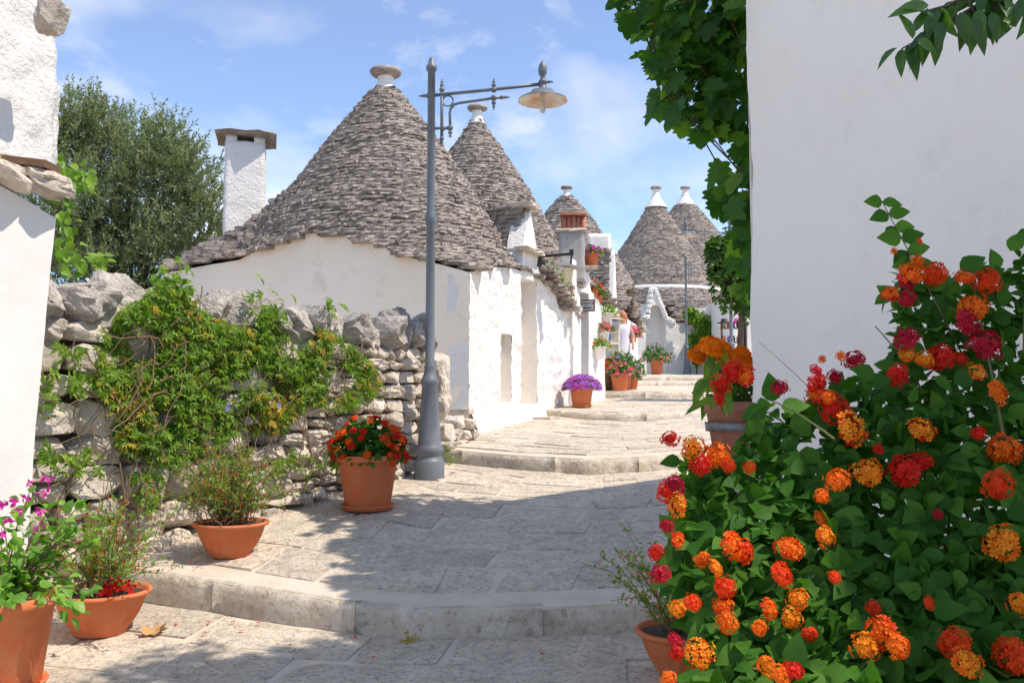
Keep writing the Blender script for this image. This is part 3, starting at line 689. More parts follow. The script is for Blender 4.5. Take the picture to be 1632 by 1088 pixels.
# ------------------------------------------------------------------ house with the sign
h2 = thing('whitewashed_house', (*alley(5, -0.5), 0), 'white house with descending parapet, open doorway and hanging sign on the alley', 'house')
def zt_h2(u): return np.interp(u, [0, 1.0, 1.04, 1.96], [2.36, 2.22, 1.96, 1.74])
O2 = alley(4.05, 0.06)
wall_grid('wall', O2, UD, 1.96, -0.6, zt_h2, [(0.46, 0.94, -0.05, 1.88, 0.42)], 0.35, WHITE, h2, cell=0.05, amp=0.012, amp2=0.02)
d2 = plate('door', O2, UD, 0.46, 0.94, -0.05, 1.88, 0.40, plain_mat('pale_blue_door', (0.62, 0.64, 0.68), 0.6), h2)
q_ = O2 + UD * 0.84 - Vector((UD.y, -UD.x)) * 0.385; add('latch', MB().box((q_.x, q_.y, 0.9), (.03, .03, .16)).box((q_.x, q_.y - .02, 0.95), (.07, .03, .03)).mesh('latch'), BLACKM, d2)
wall_grid('end_wall', alley(4.05, -0.36), Vector((UD.y, -UD.x)), 0.42, 0.9, 2.36, [], 0.3, WHITE_SMOOTH, h2, cell=0.07, amp=0.01)
cc = P(912, 400, 15.25); cz0 = P(912, 438, 15.25).z; cz1 = P(912, 380, 15.25).z
ch2 = rough_box('chimney', (cc.x, 15.35, (cz0 + cz1) / 2), (0.43, 0.36, cz1 - cz0 + 0.25), R(-6), GREYPL, h2, amp=0.012)
flat_stone('chimney_ledge', (cc.x, 15.35, cz1 + 0.135), (0.5, 0.46, 0.05), R(-6), ch2, KERB)
for k in range(5):
    mb = MB().lathe([(0.045, 0), (0.045, 0.235), (0.034, 0.235), (0.034, 0.02)], (cc.x - 0.14 + k * 0.083, 15.30 + 0.02 * (k % 2), cz1 + 0.155), 10)
    add('chimney_tile', mb.mesh('chimney_tile', True), TERRA_OLD, ch2)
add('chimney_tile_cover', MB().box((cc.x + 0.02, 15.32, cz1 + 0.41), (0.44, 0.3, 0.03)).mesh('cover'), TERRA_OLD, ch2)
sg = thing('hanging_sign', (*alley(4.93, 0.0), 1.5), 'small wooden framed sign reading ENTRATA LIBERA in the doorway', 'sign')
def build_sign():
    nrm = Vector((UD.y, -UD.x)); c = alley(4.90, 0.0) + nrm * 0.05
    y = P(929, 487, c.y).z; W, H = 0.30, 0.185
    ax = Vector((nrm.x, nrm.y, 0)); fz = Vector((-UD.x, -UD.y, 0))
    Rm = np.array([[ax.x, -fz.x, 0], [ax.y, -fz.y, 0], [0, 0, 1]])
    c3 = np.array([c.x, c.y, y])
    add('board', MB().box(c3, (W - 0.02, 0.014, H - 0.02), Rm).mesh('board'), plain_mat('sign_white', (0.72, 0.72, 0.74), 0.5), sg)
    mb = MB()
    for (dx, dz, w, h) in ((0, H / 2, W, 0.022), (0, -H / 2, W, 0.022), (-W / 2 + .011, 0, 0.022, H - 0.022), (W / 2 - .011, 0, 0.022, H - 0.022)):
        mb.box(c3 + np.array([ax.x * dx, ax.y * dx, dz]), (w, 0.024, h), Rm)
    add('frame', mb.mesh('frame'), WOOD, sg)
    ink = plain_mat('navy_lettering', (0.03, 0.04, 0.12), 0.6, bmp=0)
    for txt, dz in (('ENTRATA', 0.032), ('LIBERA', -0.042)):
        cu = bpy.data.curves.new('lettering', 'FONT'); cu.body = txt; cu.size = 0.062; cu.align_x = 'CENTER'; cu.align_y = 'CENTER'; cu.extrude = 0.001; cu.offset = 0.0012
        tmp = bpy.data.objects.new('tmp_text', cu); col.objects.link(tmp)
        me = bpy.data.meshes.new_from_object(tmp.evaluated_get(bpy.context.evaluated_depsgraph_get())); bpy.data.objects.remove(tmp)
        zc = Vector((0, 0, 1)); p = Vector(c3) + fz * 0.0095 + zc * dz
        M = Matrix(((ax.x, zc.x, fz.x, p.x), (ax.y, zc.y, fz.y, p.y), (ax.z, zc.z, fz.z, p.z), (0, 0, 0, 1)))
        me.materials.clear(); add('lettering', me, ink, sg, M)
build_sign()

# ------------------------------------------------------------------ trullo 3
C3p = P(903, 380, 23.0); C3 = (C3p.x, 23.0)
pr = sil(903, 23.0, [(908, 314), (920, 326), (940, 352), (960, 386), (985, 430), (1000, 455)])
pr[:, 0] = pr[:, 0] * 1.08 + 0.03
PR3 = np.concatenate([pr, [(pr[-1, 0] + .35, pr[-1, 1] - .45), (pr[-1, 0] + 1.0, pr[-1, 1] - 0.95), (4.5, 1.2)]])
t3 = thing('trullo_house', (C3[0], C3[1], 0.4), 'trullo with pale capped cone and white gable dormer beyond the terracotta chimney tiles', 'house')
D3 = P(979, 450, 20.2)
def inside3(x, y): return (x - D3.x) * 0.97 - (y - 20.2) * 0.25 < 0.1 and y > 19.2
cone_roof(t3, C3, lambda r, t: np.interp(r, PR3[:, 0], PR3[:, 1]), PR3[0, 1], 1.95, 0.078, inside3, 300, 0.16, 0.45, rmax=3.6)
finial(t3, (C3[0], C3[1], PR3[0, 1] - 0.35), 0.75, cap_r=0.36, cap_h=0.40)
dl = Vector((0.25, 0.97)); bk = Vector((-0.97, 0.25))
zg0 = P(979, 495, 20.2).z; zg1 = P(979, 397, 20.2).z
gs = gable_dormer(t3, (D3.x, 20.2), bk, dl, zg0, zg1, 0.42, 1.9)
lay_stones(t3, gs, 80, 'gable_roof_stone', 'gable_roof_stones_small')
gable_front(t3, (D3.x, 20.2), dl, -0.40, 0.40, zg0 - 0.05, zg1 - 0.02, WHITE)
kc = P(955, 386, 20.8); rough_box('chimney', (kc.x, 20.8, kc.z - 0.05), (0.52, 0.4, 0.42), R(-8), WHITE_SMOOTH, t3, amp=0.008)
o3 = Vector((D3.x, 20.2)) - dl * 3.2
wall_grid('front_wall', o3, dl, 7.6, -0.2, zg0 + 0.02, [(2.85, 3.5, 0.3, 1.75, 0.3)], 0.3, WHITE, t3, cell=0.09, amp=0.012)
plate('door', o3, dl, 2.85, 3.5, 0.3, 1.75, 0.29, DARKWOOD, t3)
wall_grid('end_wall', o3 + bk * 2.5, -bk, 2.5, -0.2, zg0, [], 0.3, WHITE, t3, cell=0.12, amp=0.012)

# ------------------------------------------------------------------ trullo 4 with the arched doorway
C4p = P(1046, 400, 36.0); C4 = (C4p.x, 36.0)
pr = sil(1046, 36.0, [(1058, 328), (1064, 338), (1075, 356), (1100, 394), (1125, 430), (1136, 456)])
PR4 = np.concatenate([pr, [(pr[-1, 0] + .3, pr[-1, 1] - .25), (pr[-1, 0] + 1.6, P(1046, 512, 32.2).z - 0.05), (6.5, 2.2)]])
t4 = thing('trullo_house', (C4[0], 34, 0.9), 'far trullo with white tipped cone above a pointed white arched doorway', 'house')
FY4 = 32.2
cone_roof(t4, C4, lambda r, t: np.interp(r, PR4[:, 0], PR4[:, 1]), PR4[0, 1], 2.75, 0.085, lambda x, y: (y - FY4 + 0.45) * .97 - (x - P(985, 550, FY4).x) * .243 > -0.12 and not (P(1021, 500, FY4).x < x < P(1075, 500, FY4).x and (y - FY4 + 0.45) * .97 - (x - P(985, 550, FY4).x) * .243 < 0.5), 300, 0.2, 0.5, rmax=5.6)
finial(t4, (C4[0], C4[1], PR4[0, 1] - 0.1), 1.1, cap_r=0.46, cap_h=0.55)
zl4 = P(1046, 459, 34).z
def ledge4():
    mb = MB(); rr = np.interp(zl4, PR4[::-1, 1], PR4[::-1, 0]) + 0.06
    mb.lathe([(rr - 0.25, 0.06), (rr, 0.05), (rr + 0.06, -0.0), (rr + 0.05, -0.12), (rr - 0.2, -0.14)], (C4[0], C4[1], zl4), 48)
    add('roof_ledge', mb.mesh('roof_ledge', True), WHITE, t4)
ledge4()
xl4 = P(985, 550, FY4).x; xr4 = P(1140, 550, FY4).x; ze4 = P(1046, 514, FY4).z
xa0 = P(1030, 550, FY4).x - xl4; xa1 = P(1064, 550, FY4).x - xl4; zd4 = P(1046, 487, FY4).z; zg4 = P(1042, 462, FY4).z
xp = P(1043, 460, FY4).x - xl4; xg0 = P(1018, 515, FY4).x - xl4; xg1 = P(1078, 520, FY4).x - xl4
def zt4(u):
    if xg0 < u < xg1:
        return max(ze4, np.interp(u, [xg0, xg0 + .35, xp - .08, xp + .08, xg1 - .3, xg1], [ze4, ze4 + .2, zg4, zg4, ze4 + .15, ze4]))
    return ze4 + (0.55 if u > P(1108, 500, FY4).x - xl4 else 0)
D4 = Vector((0.97, 0.243)); O4 = Vector((xl4, FY4 - 0.45))
def f4(u, back=0.0): q = O4 + D4 * u; return (q.x - D4.y * back, q.y + D4.x * back)
uw0 = P(1122, 540, FY4).x - xl4; uw1 = P(1134, 540, FY4).x - xl4
arch_h = []; NA = 18
for k in range(NA):    # the arch is cut as stepped thin slots, fine enough to read as a curve
    a0 = xa0 + (xa1 - xa0) * k / NA; a1 = xa0 + (xa1 - xa0) * (k + 1) / NA
    x = ((k + .5) / NA - .5) * 2; arch_h.append((a0, a1, 0.5, zd4 - 0.36 * (1 - math.sqrt(max(0, 1 - x * x))), 0.0))
wall_grid('front_wall', O4, D4, xr4 - xl4 + 0.9, 0.3, zt4, arch_h[:1] + [(uw0, uw1, 1.6, 3.2, 0.2)] if False else [(uw0, uw1, P(1128, 552, FY4).z, P(1128, 527, FY4).z, 0.2)] + arch_h, 0.3, WHITE, t4, cell=0.09, amp=0.016, amp2=0.03, strips=[([(xa0, 0.5), (xa0, 1.5), (xa0, 2.4)] + [(xa0 + (xa1 - xa0) * (1 - math.cos(a)) / 2, zd4 - 0.36 * (1 - math.sin(a))) for a in np.linspace(0, math.pi, 15)] + [(xa1, 2.4), (xa1, 1.5), (xa1, 0.5)], 0.40)])
plate('door', O4, D4, xa0 - 0.05, xa0 + 0.10, 0.5, P(1032, 518, FY4).z, 0.32, DARKWOOD, t4)
plate('door_recess', O4, D4, xa0, xa1, 0.5, zd4 + 0.05, 0.38, WHITE, t4)
plate('window', O4, D4, uw0, uw1, P(1128, 552, FY4).z, P(1128, 527, FY4).z, 0.18, DARKWOOD, t4)
# rough stone edging on the pointed gable
for side, (ua, ub) in ((0, (xg0, xp)), (1, (xp, xg1))):
    for k in range(22):
        u = ua + (ub - ua) * (k + .5) / 22
        flat_stone('gable_edge_stone', (*f4(u, 0.08), zt4(u) + 0.01), (0.15, 0.30, 0.14), random.uniform(-.1, .1), t4, WHITE, 0)
for k in range(2):
    add('drain_spout', MB().tube([(P(1132 + k * 8, 480, FY4).x, FY4 + .1, P(1132, 480, FY4).z), (P(1132 + k * 8, 480, FY4).x, FY4 - .12, P(1132, 480, FY4).z)], 0.05, 8).mesh('drain_spout'), TERRA_OLD, t4)

# ------------------------------------------------------------------ trullo 5
C5p = P(1093, 400, 42.0); C5 = (C5p.x, 42.0)
pr = sil(1093, 42.0, [(1107, 326), (1120, 342), (1135, 360), (1155, 388), (1172, 420)])
PR5 = np.concatenate([pr, [(pr[-1, 0] + .5, pr[-1, 1] - .9), (5.5, 2.5)]])
t5 = thing('trullo_house', (C5[0], 42, 1.2), 'farthest trullo with bright white tip showing right behind the other far cone', 'house')
cone_roof(t5, C5, lambda r, t: np.interp(r, PR5[:, 0], PR5[:, 1]), PR5[0, 1], 3.4, 0.09, lambda x, y: True, 300, 0.22, 0.55, rmax=4.2)
finial(t5, (C5[0], C5[1], PR5[0, 1] - 0.1), 1.15, cap_r=0.5, cap_h=0.6)
add('drum_wall', MB().lathe([(3.2, 0.4), (3.2, 3.5)], (C5[0], C5[1], 0), 32).mesh('drum_wall', True), WHITE, t5)

# ------------------------------------------------------------------ far right house
h3 = thing('whitewashed_house', (8.6, 29.5, 0.8), 'small white house at the top of the street behind the slim tree', 'house')
xa = P(1163, 520, 29).x
wall_grid('front_wall', (xa, 29), (1, -0.06), 3.2, 0.3, P(1180, 485, 29).z, [(0.12, 0.55, 1.0, 2.7, 0.3)], 0.4, WHITE, h3, cell=0.1, amp=0.014)
wall_grid('side_wall', (xa, 32.5), (0, -1), 3.5, 0.3, P(1150, 474, 30).z, [], 0.4, WHITE, h3, cell=0.12, amp=0.014)
plate('door', (xa, 29), (1, -0.06), 0.12, 0.55, 1.0, 2.7, 0.29, DARKWOOD, h3)

# ------------------------------------------------------------------ right foreground house
hr = thing('whitewashed_house', (3.5, 4, -1.2), 'tall smooth white house wall filling the right edge in shade', 'house')
WD = Vector((0.35, -1)).normalized(); RC = Vector((1.59, 6.0)); ZR = 3.84
LR = 9.5
wall_grid('street_wall', RC, -Vector((-WD.x, -WD.y)), LR, -2.0, ZR, [], 0.4, WHITE_SMOOTH, hr, cell=0.09, amp=0.012, nscale=3.0, amp2=0.03, ends=False, ragged=0.018)
BD = Vector((0.82, 0.57)).normalized()
e1 = RC + BD * 4.6
wall_grid('end_wall', e1, -BD, 4.6, -1.4, ZR, [], 0.4, WHITE_SMOOTH, hr, cell=0.15, amp=0.008, ends=False)
e2 = RC + WD * LR
wall_grid('back_wall', (e2 + Vector((5, 0))), (e1 - e2 - Vector((5, 0))), (e1 - e2 - Vector((5, 0))).length, -2.0, ZR, [], 0.4, WHITE_SMOOTH, hr, cell=0.5, amp=0.0, ends=False)
def flat_roof():
    pts = [RC, RC + WD * LR, e2 + Vector((5, 0)), e1]; mb = MB()
    V = [(p.x, p.y, ZR - 0.02) for p in pts] + [(p.x, p.y, ZR + 0.03) for p in pts]
    mb.add(V, [(3, 2, 1, 0), (4, 5, 6, 7)] + [(k, (k + 1) % 4, 4 + (k + 1) % 4, 4 + k) for k in range(4)]); add('roof', mb.mesh('roof'), GREYPL, hr)
flat_roof()
# ------------------------------------------------------------------ rocks and the dry-stone wall
def rock(seed, n=5, power=3.2, amp=0.12, freq=1.6, amp2=0.05):
    """a rounded irregular stone in a unit box"""
    V = []; idx = {}; Q = []
    off = Vector((seed * 3.7, seed * 1.3, seed * 5.1))
    def g(p):
        k = tuple(round(x, 5) for x in p)
        if k not in idx:
            v = Vector(p); nrm = (abs(v.x) ** power + abs(v.y) ** power + abs(v.z) ** power) ** (1 / power)
            u = v / nrm
            d = 1 + amp * mnoise.noise(u * freq + off) + amp2 * mnoise.noise(u * freq * 2.7 + off)
            idx[k] = len(V); V.append(tuple(u * d * 0.5))
        return idx[k]
    for ax in range(3):
        for s in (-1, 1):
            for a in range(n):
                for b in range(n):
                    q = []
                    for (da, db) in ((0, 0), (1, 0), (1, 1), (0, 1)):
                        p = [0, 0, 0]; p[ax] = s; p[(ax + 1) % 3] = -1 + 2 * (a + da) / n; p[(ax + 2) % 3] = -1 + 2 * (b + db) / n; q.append(g(p))
                    Q.append(tuple(q if s > 0 else q[::-1]))
    return np.array(V), Q
def chisel(V, seed, n=9, lo=0.30, hi=0.47):
    """cut a rock by random planes: broken flat faces with crisp edges"""
    r = random.Random(seed); V = np.array(V, float)
    for _ in range(n):
        d = np.array([r.gauss(0, 1) for _ in range(3)]); d /= np.linalg.norm(d); c = r.uniform(lo, hi) * (1 + 0.25 * min(1, sorted(abs(d))[1] * 1.4)); h = V @ d - c; V = V - np.outer(np.maximum(h, 0), d)
    return V
ROCK_ME = []
for k in range(12):
    V_, Q_ = rock(k + 1, 8, 6.5, 0.16, 1.7, 0.08); V_ = chisel(V_, k, 8, 0.36, 0.50); m_ = MB().add(V_, Q_).mesh('stone', False); m_.materials.append(WALLSTONE); ROCK_ME.append(m_)
BOULDER_ME = []
for k in range(8):
    V_, Q_ = rock(k + 40, 17, 4.2, 0.34, 1.4, 0.12)
    V_ = chisel(V_, 60 + k, 13, 0.30, 0.44); V_ = V_ * np.array([1.04 - 0.10 * abs(mnoise.noise(Vector(v) * 4.2 + Vector((k, 0, 0)))) - 0.05 * abs(mnoise.noise(Vector(v) * 11)) + 0.025 * mnoise.noise(Vector(v) * 24) for v in V_])[:, None]
    m_ = MB().add(V_, Q_).mesh('coping_stone', False); m_.materials.append(COPING); BOULDER_ME.append(m_)

W0 = Vector((-3.02, 5.32)); W1 = Vector((-0.815, 9.25)); WDIR = (W1 - W0).normalized(); WLEN = (W1 - W0).length
WN = Vector((WDIR.y, -WDIR.x)); WANG = math.atan2(WDIR.y, WDIR.x)
def wpt(u, out=0.0): return W0 + WDIR * u + WN * out
def build_drywall():
    t = thing('dry_stone_wall', (*wpt(WLEN / 2), -0.95), 'dry stone boundary wall of rough pale limestone with upright coping boulders', 'wall')
    zt = 0.52
    core = MB(); a = wpt(-0.1, -0.14); b = wpt(WLEN + 0.02, -0.14); a2 = wpt(-0.1, -0.5); b2 = wpt(WLEN + 0.02, -0.5)
    V = [(p.x, p.y, z) for z in (-1.4, zt + 0.05) for p in (a, b, b2, a2)]
    add('dark_gap_core', core.add(V, [(0, 1, 5, 4), (1, 2, 6, 5), (2, 3, 7, 6), (3, 0, 4, 7), (4, 5, 6, 7)]).mesh('dark_gap_core'), ROOFCORE, t)  # plain dark box behind the stones, gap shade put into its colour
    rects = []
    def split(u0, u1, z0, z1, depth=0):
        w = u1 - u0; h = z1 - z0; uc = (u0 + u1) / 2
        f = np.interp(uc, [0, 1.2, 2.4, WLEN], [1.0, 0.78, 0.60, 0.55])
        tw = random.uniform(0.30, 0.56) * f; thh = random.uniform(0.19, 0.34) * f
        if w > tw * 1.25 and (w / tw > h / thh or h <= thh * 1.2):
            c = u0 + w * random.uniform(0.34, 0.66); split(u0, c, z0, z1, depth + 1); split(c, u1, z0, z1, depth + 1)
        elif h > thh * 1.2:
            c = z0 + h * random.uniform(0.34, 0.66); split(u0, u1, z0, c, depth + 1); split(u0, u1, c, z1, depth + 1)
        else: rects.append((u0, u1, z0, z1))
    cuts = [-0.05, 0.9, 1.9, 2.9, 3.8, WLEN]
    for u0, u1 in zip(cuts, cuts[1:]):
        g = ground_z(*wpt((u0 + u1) / 2, 0.1)) - 0.10; split(u0, u1, g, zt)
    for (u0, u1, z0, z1) in rects:
        w = u1 - u0; h = z1 - z0; d = random.uniform(0.26, 0.36); k = random.uniform(-0.03, 0.035)
        p = wpt((u0 + u1) / 2, -d / 2 + 0.06 + k - 0.05 * ((z0 + z1) / 2 + 1) / 1.6)
        M = Matrix.Translation((p.x, p.y, (z0 + z1) / 2)) @ Matrix.Rotation(WANG + random.uniform(-.1, .1), 4, 'Z') @ Matrix.Rotation(random.uniform(-.09, .09), 4, 'Y') @ Matrix.Rotation(random.uniform(-.12, .12), 4, 'X') @ Matrix.Diagonal((w * 1.0, d, h * 1.0, 1))
        if random.random() < .5: M = M @ Matrix.Diagonal((-1, -1, 1, 1))
        add('stone', ROCK_ME[random.randrange(12)], None, t, M)
    u = 0.02; k = 0
    while u < WLEN - 0.12:
        w = random.uniform(0.18, 0.36) * np.interp(u, [0, 1, WLEN], [1.25, 1.05, 0.85]); h = random.uniform(0.27, 0.40)
        p = wpt(u + w / 2, -0.16 + random.uniform(-.04, .05))
        M = Matrix.Translation((p.x, p.y, zt + h * 0.42)) @ Matrix.Rotation(WANG + random.uniform(-.3, .3), 4, 'Z') @ Matrix.Rotation(random.uniform(-.3, .15), 4, 'Y') @ Matrix.Diagonal((w * 1.12, random.uniform(.38, .48), h * 1.12, 1))
        add('coping_stone', BOULDER_ME[k % 8], None, t, M); u += w * 0.97; k += 1
    # stones running on behind the lamp to the house corner
    for (px, py, Y, w, h) in ((694, 600, 9.75, .16, .55), (698, 650, 9.7, .15, .25), (722, 672, 10.3, .2, .14), (738, 676, 10.5, .15, .13), (715, 692, 10.2, .2, .13), (733, 694, 10.4, .17, .12), (703, 690, 9.9, .16, .2), (745, 690, 10.6, .12, .13), (706, 712, 9.8, .18, .12), (726, 708, 10.2, .16, .1)):
        p = P(px, py, Y); M = Matrix.Translation(p) @ Matrix.Rotation(WANG, 4, 'Z') @ Matrix.Diagonal((w * 1.25, .3, h, 1)); add('stone', ROCK_ME[random.randrange(12)], None, t, M)
build_drywall()

# ------------------------------------------------------------------ left house
def build_left_house():
    e = P(88, 345, 5.45); t = thing('whitewashed_house', (-3.6, 5.0, -1.2), 'white house corner with rough chimney block at the left edge', 'house')
    ud = Vector((0.46, 0.888)).normalized(); L = 3.2
    o = Vector((e.x, 5.45)) - ud * L
    def zt(u): return np.interp(u, [L - 1.6, L - .62, L], [2.3, P(0, 262, 5.0).z, P(90, 348, 5.45).z])
    zbb = -1.6
    mb_holder = wall_grid('wall', o, ud, L, zbb, zt, [], 0.5, WHITE_LIT, t, cell=0.08, amp=0.006, nscale=6, amp2=0.02, batter=0.0)
    # end of the wall leans a little
    me = mb_holder.data
    for v in me.vertices:
        s = (Vector((v.co.x, v.co.y)) - o).dot(ud)
        if s > L - 0.3: k = (1.1 - v.co.z) / 2.4 * 0.14 * min(1, (s - L + .3) / .3); v.co.x -= ud.x * k; v.co.y -= ud.y * k
    nr = Vector((ud.y, -ud.x)); ang = math.atan2(ud.y, ud.x)
    for k in range(7):
        for j in range(3):
            u = L - 1.74 + k * 0.235 + random.uniform(-.03, .03); q = o + ud * u + nr * (0.03 - j * 0.12)
            M = Matrix.Translation((q.x, q.y, float(zt(u)) + 0.05 + j * 0.075)) @ Matrix.Rotation(ang + random.uniform(-.08, .08), 4, 'Z') @ Matrix.Rotation(0.32, 4, 'Y') @ Matrix.Diagonal((0.27, 0.30, 0.08, 1))
            add('eave_stone', ROCK_ME[random.randrange(12)], COPING, t, M)
    # chimney block, its flank, the bricks under it and the stone on top
    cz0 = P(40, 268, 5.5).z; cx = P(83, 200, 5.6).x
    q = Vector((cx - 0.44, 5.72)); zt2 = P(60, -60, 5.6).z
    rough_box('chimney', (q.x - 0.15, q.y, (cz0 + zt2) / 2 + 0.06), (0.66, 0.72, zt2 - cz0), R(-10), WHITE, t, cell=0.05, amp=0.03, nscale=6)
    rough_box('chimney_flank', (q.x + 0.03, q.y + 0.22, cz0 + 0.36), (0.32, 0.4, 0.74), R(-10), WHITE, t, cell=0.05, amp=0.02)
    p = P(82, 28, 5.42); M = Matrix.Translation(p) @ Matrix.Rotation(0.3, 4, 'Y') @ Matrix.Diagonal((0.11, 0.22, 0.22, 1)); add('chimney_stone', ROCK_ME[4], None, t, M)
    for (px, py, w, h) in ((45, 262, 0.30, 0.07), (22, 274, .16, .06)):
        p = P(px, py, 5.28); add('plank', MB().box(p, (w, 0.18, h * 0.6), Matrix.Rotation(0.12, 3, 'Y')).mesh('plank'), WOOD, t)
    for (px, py) in ((32, 268), (62, 272)):
        p = P(px, py + 4, 5.3); add('brick', MB().box(p, (0.10, 0.16, 0.05), Matrix.Rotation(0.1, 3, 'Y')).mesh('brick'), TERRA_OLD, t)
    for (px, py, s) in ((78, 285, .2), (60, 300, .22), (84, 300, .16), (30, 290, .24), (8, 275, .24)):
        p = P(px, py, 5.35); M = Matrix.Translation(p) @ Matrix.Rotation(0.25, 4, 'Y') @ Matrix.Diagonal((s, .3, .08, 1)); add('eave_stone', ROCK_ME[random.randrange(12)], None, t, M)
build_left_house()

# ------------------------------------------------------------------ street lamps
def bead(mb, c, r, n=3, axis=2, s=1):
    """a little turned finial of shrinking beads along an axis"""
    z = 0
    for k in range(n):
        rr = r * (1 - 0.24 * k); prof = [(0.0, -rr * .9), (rr * .6, -rr * .7), (rr, 0), (rr * .6, rr * .7), (0.0, rr * .9)]
        tmp = MB().lathe(prof, (0, 0, 0), 10); V = tmp.v[0].copy()
        if axis == 0: V = V[:, [2, 1, 0]]; V[:, 0] += z
        else: V[:, 2] += z
        mb.add(V + np.array(c), tmp.f[0]); z += s * rr * 1.45
def make_lamp(base, scale, label, ang=0.0, group='street lamps'):
    t = thing('street_lamp', base, label, 'lamp', group)
    Mx = Matrix.Translation(base) @ Matrix.Rotation(ang, 4, 'Z') @ Matrix.Scale(scale, 4)
    prof = [(.146, -.1), (.146, .15), (.138, .165), (.122, .19), (.118, .215), (.135, .235), (.138, .265), (.122, .30), (.112, .32), (.092, .62), (.075, .875), (.086, .895), (.089, .925), (.071, .955), (.056, 1.0), (.052, 1.04), (.057, 1.06), (.045, 1.085), (.043, 2.44), (.055, 2.46), (.058, 2.52), (.047, 2.56), (.040, 2.60), (.037, 3.98), (.052, 3.99), (.055, 4.03), (.036, 4.05), (.030, 4.09), (.014, 4.12), (0.0, 4.125)]
    def a(name, mb, mat, sm=True): return add(name, mb.mesh(name, sm), mat, t, Mx)
    a('pole', MB().lathe(prof, (0, 0, 0), 24), METAL)
    br = MB(); h1, h2 = 3.735, 3.81
    br.tube([(0, 0, h1), (0.62, 0, h1 + .04), (1.08, 0, h2)], 0.017, 8)
    br.tube([(0.105, 0, 3.84), (0.105, 0, 3.26)], 0.016, 8)
    br.tube([(0, 0, 3.405), (0.19, 0, 3.405)], 0.014, 8)
    br.tube([(0.19, 0, 3.36), (0.185, 0, 3.56), (0.195, 0, 3.60), (0.225, 0, 3.635), (0.27, 0, 3.65), (0.60, 0, 3.685), (0.68, 0, 3.69)], 0.014, 8)
    ring = [(0.165 + .052 * math.cos(x), 0, 3.675 + .052 * math.sin(x)) for x in np.linspace(0, 2 * math.pi, 17)]
    br.tube(ring, 0.008, 6)
    a('bracket', br, METAL)
    for c, r, n, ax, s in (((.105, 0, 3.79), .030, 4, 2, 1), ((.105, 0, 3.30), .026, 3, 2, -1), ((.62, 0, 3.77), .032, 4, 2, 1), ((.62, 0, 3.69), .034, 4, 2, -1), ((.70, 0, 3.692), .024, 4, 0, 1), ((.19, 0, 3.405), .032, 3, 2, -1), ((.12, 0, 3.405), .03, 3, 0, 1), ((-.04, 0, 3.735), .026, 4, 0, -1), ((-.04, 0, 3.405), .024, 3, 0, -1), ((1.1, 0, 3.83), .045, 1, 2, 1), ((1.13, 0, 3.83), .024, 3, 0, 1)):
        mb = MB(); bead(mb, c, r, n, ax, s); a('finial', mb, METAL)
    a('top_knob', MB().lathe([(.03, 3.85), (.022, 3.88), (.04, 3.91), (.045, 3.95), (.035, 4.0), (.018, 4.03), (0, 4.045)], (1.1, 0, 0), 14), METAL)
    sh = a('shade', MB().lathe([(.035, 3.80), (.04, 3.745), (.11, 3.74), (.125, 3.715), (.238, 3.655), (.243, 3.643), (.237, 3.641), (.12, 3.70), (.03, 3.715), (0, 3.715)], (1.1, 0, 0), 36), METAL)
    sh.data.materials.append(ENAMEL)
    for p in sh.data.polygons:
        if p.index // 36 >= 5: p.material_index = 1
    bb = a('bulb', MB().lathe([(.026, 3.71), (.026, 3.62), (.03, 3.60), (.034, 3.57), (.026, 3.53), (0.0, 3.515)], (1.1, 0, 0), 14), GLASS); bb.parent = sh; bb.matrix_local = Matrix.Identity(4)
    return t
lx = P(684, 760, 8.8); make_lamp((lx.x, 8.8, ground_z(lx.x, 8.8) - 0.0), 1.0, 'grey cast iron street lamp nearest the camera beside the dry stone wall', R(-6))
l2 = P(1166, 560, 22.7); make_lamp((l2.x, 22.7, ground_z(l2.x, 22.7)), 1.0, 'street lamp half hidden behind the vine with only its shade and arm clear', R(180))
l3 = P(1095, 596, 30.9); make_lamp((l3.x, 30.9, ground_z(l3.x, 30.9)), 1.0, 'farthest street lamp standing in front of the arched doorway house', R(8))

# ------------------------------------------------------------------ leaves
def T_ovate(w=0.36, fold=0.10, droop=0.22, serr=0.0):
    ys = [0, 0.12, 0.32, 0.55, 0.78, 1.0]; ws = [0.02, 0.62, 1.0, 0.86, 0.48, 0.0]
    V = []
    for y, k in zip(ys, ws):
        z = -droop * y * y; x = w * k
        V += [(-x, y, z + fold * k), (0, y + .0, z), (x, y, z + fold * k)]
    Q = []
    for i in range(5):
        a = i * 3; b = a + 3
        Q += [(a, a + 1, b + 1, b), (a + 1, a + 2, b + 2, b + 1)]
    return np.array(V), Q
def T_lance(w=0.09): return np.array([(0, 0, 0), (w, .45, .02), (0, 1, -.05), (-w, .45, .02)]), [(0, 1, 2, 3)]
def T_grape():
    pts = [(0, 0), (.18, -.10), (.40, -.06), (.36, .12), (.56, .20), (.52, .34), (.40, .40), (.50, .60), (.36, .62), (.24, .64), (.16, .86), (0, 1.0)]
    L_ = [(-x, y) for x, y in pts[-2:0:-1]]; al = pts + L_
    V = [(0, 0.34, 0.0)] + [(x, y, -0.16 * (x * x * 2 + (y - .3) ** 2) + 0.03 * math.sin(9 * x + 5 * y)) for x, y in al]
    n = len(al); return np.array(V), [(0, 1 + k, 1 + (k + 1) % n) for k in range(n)]
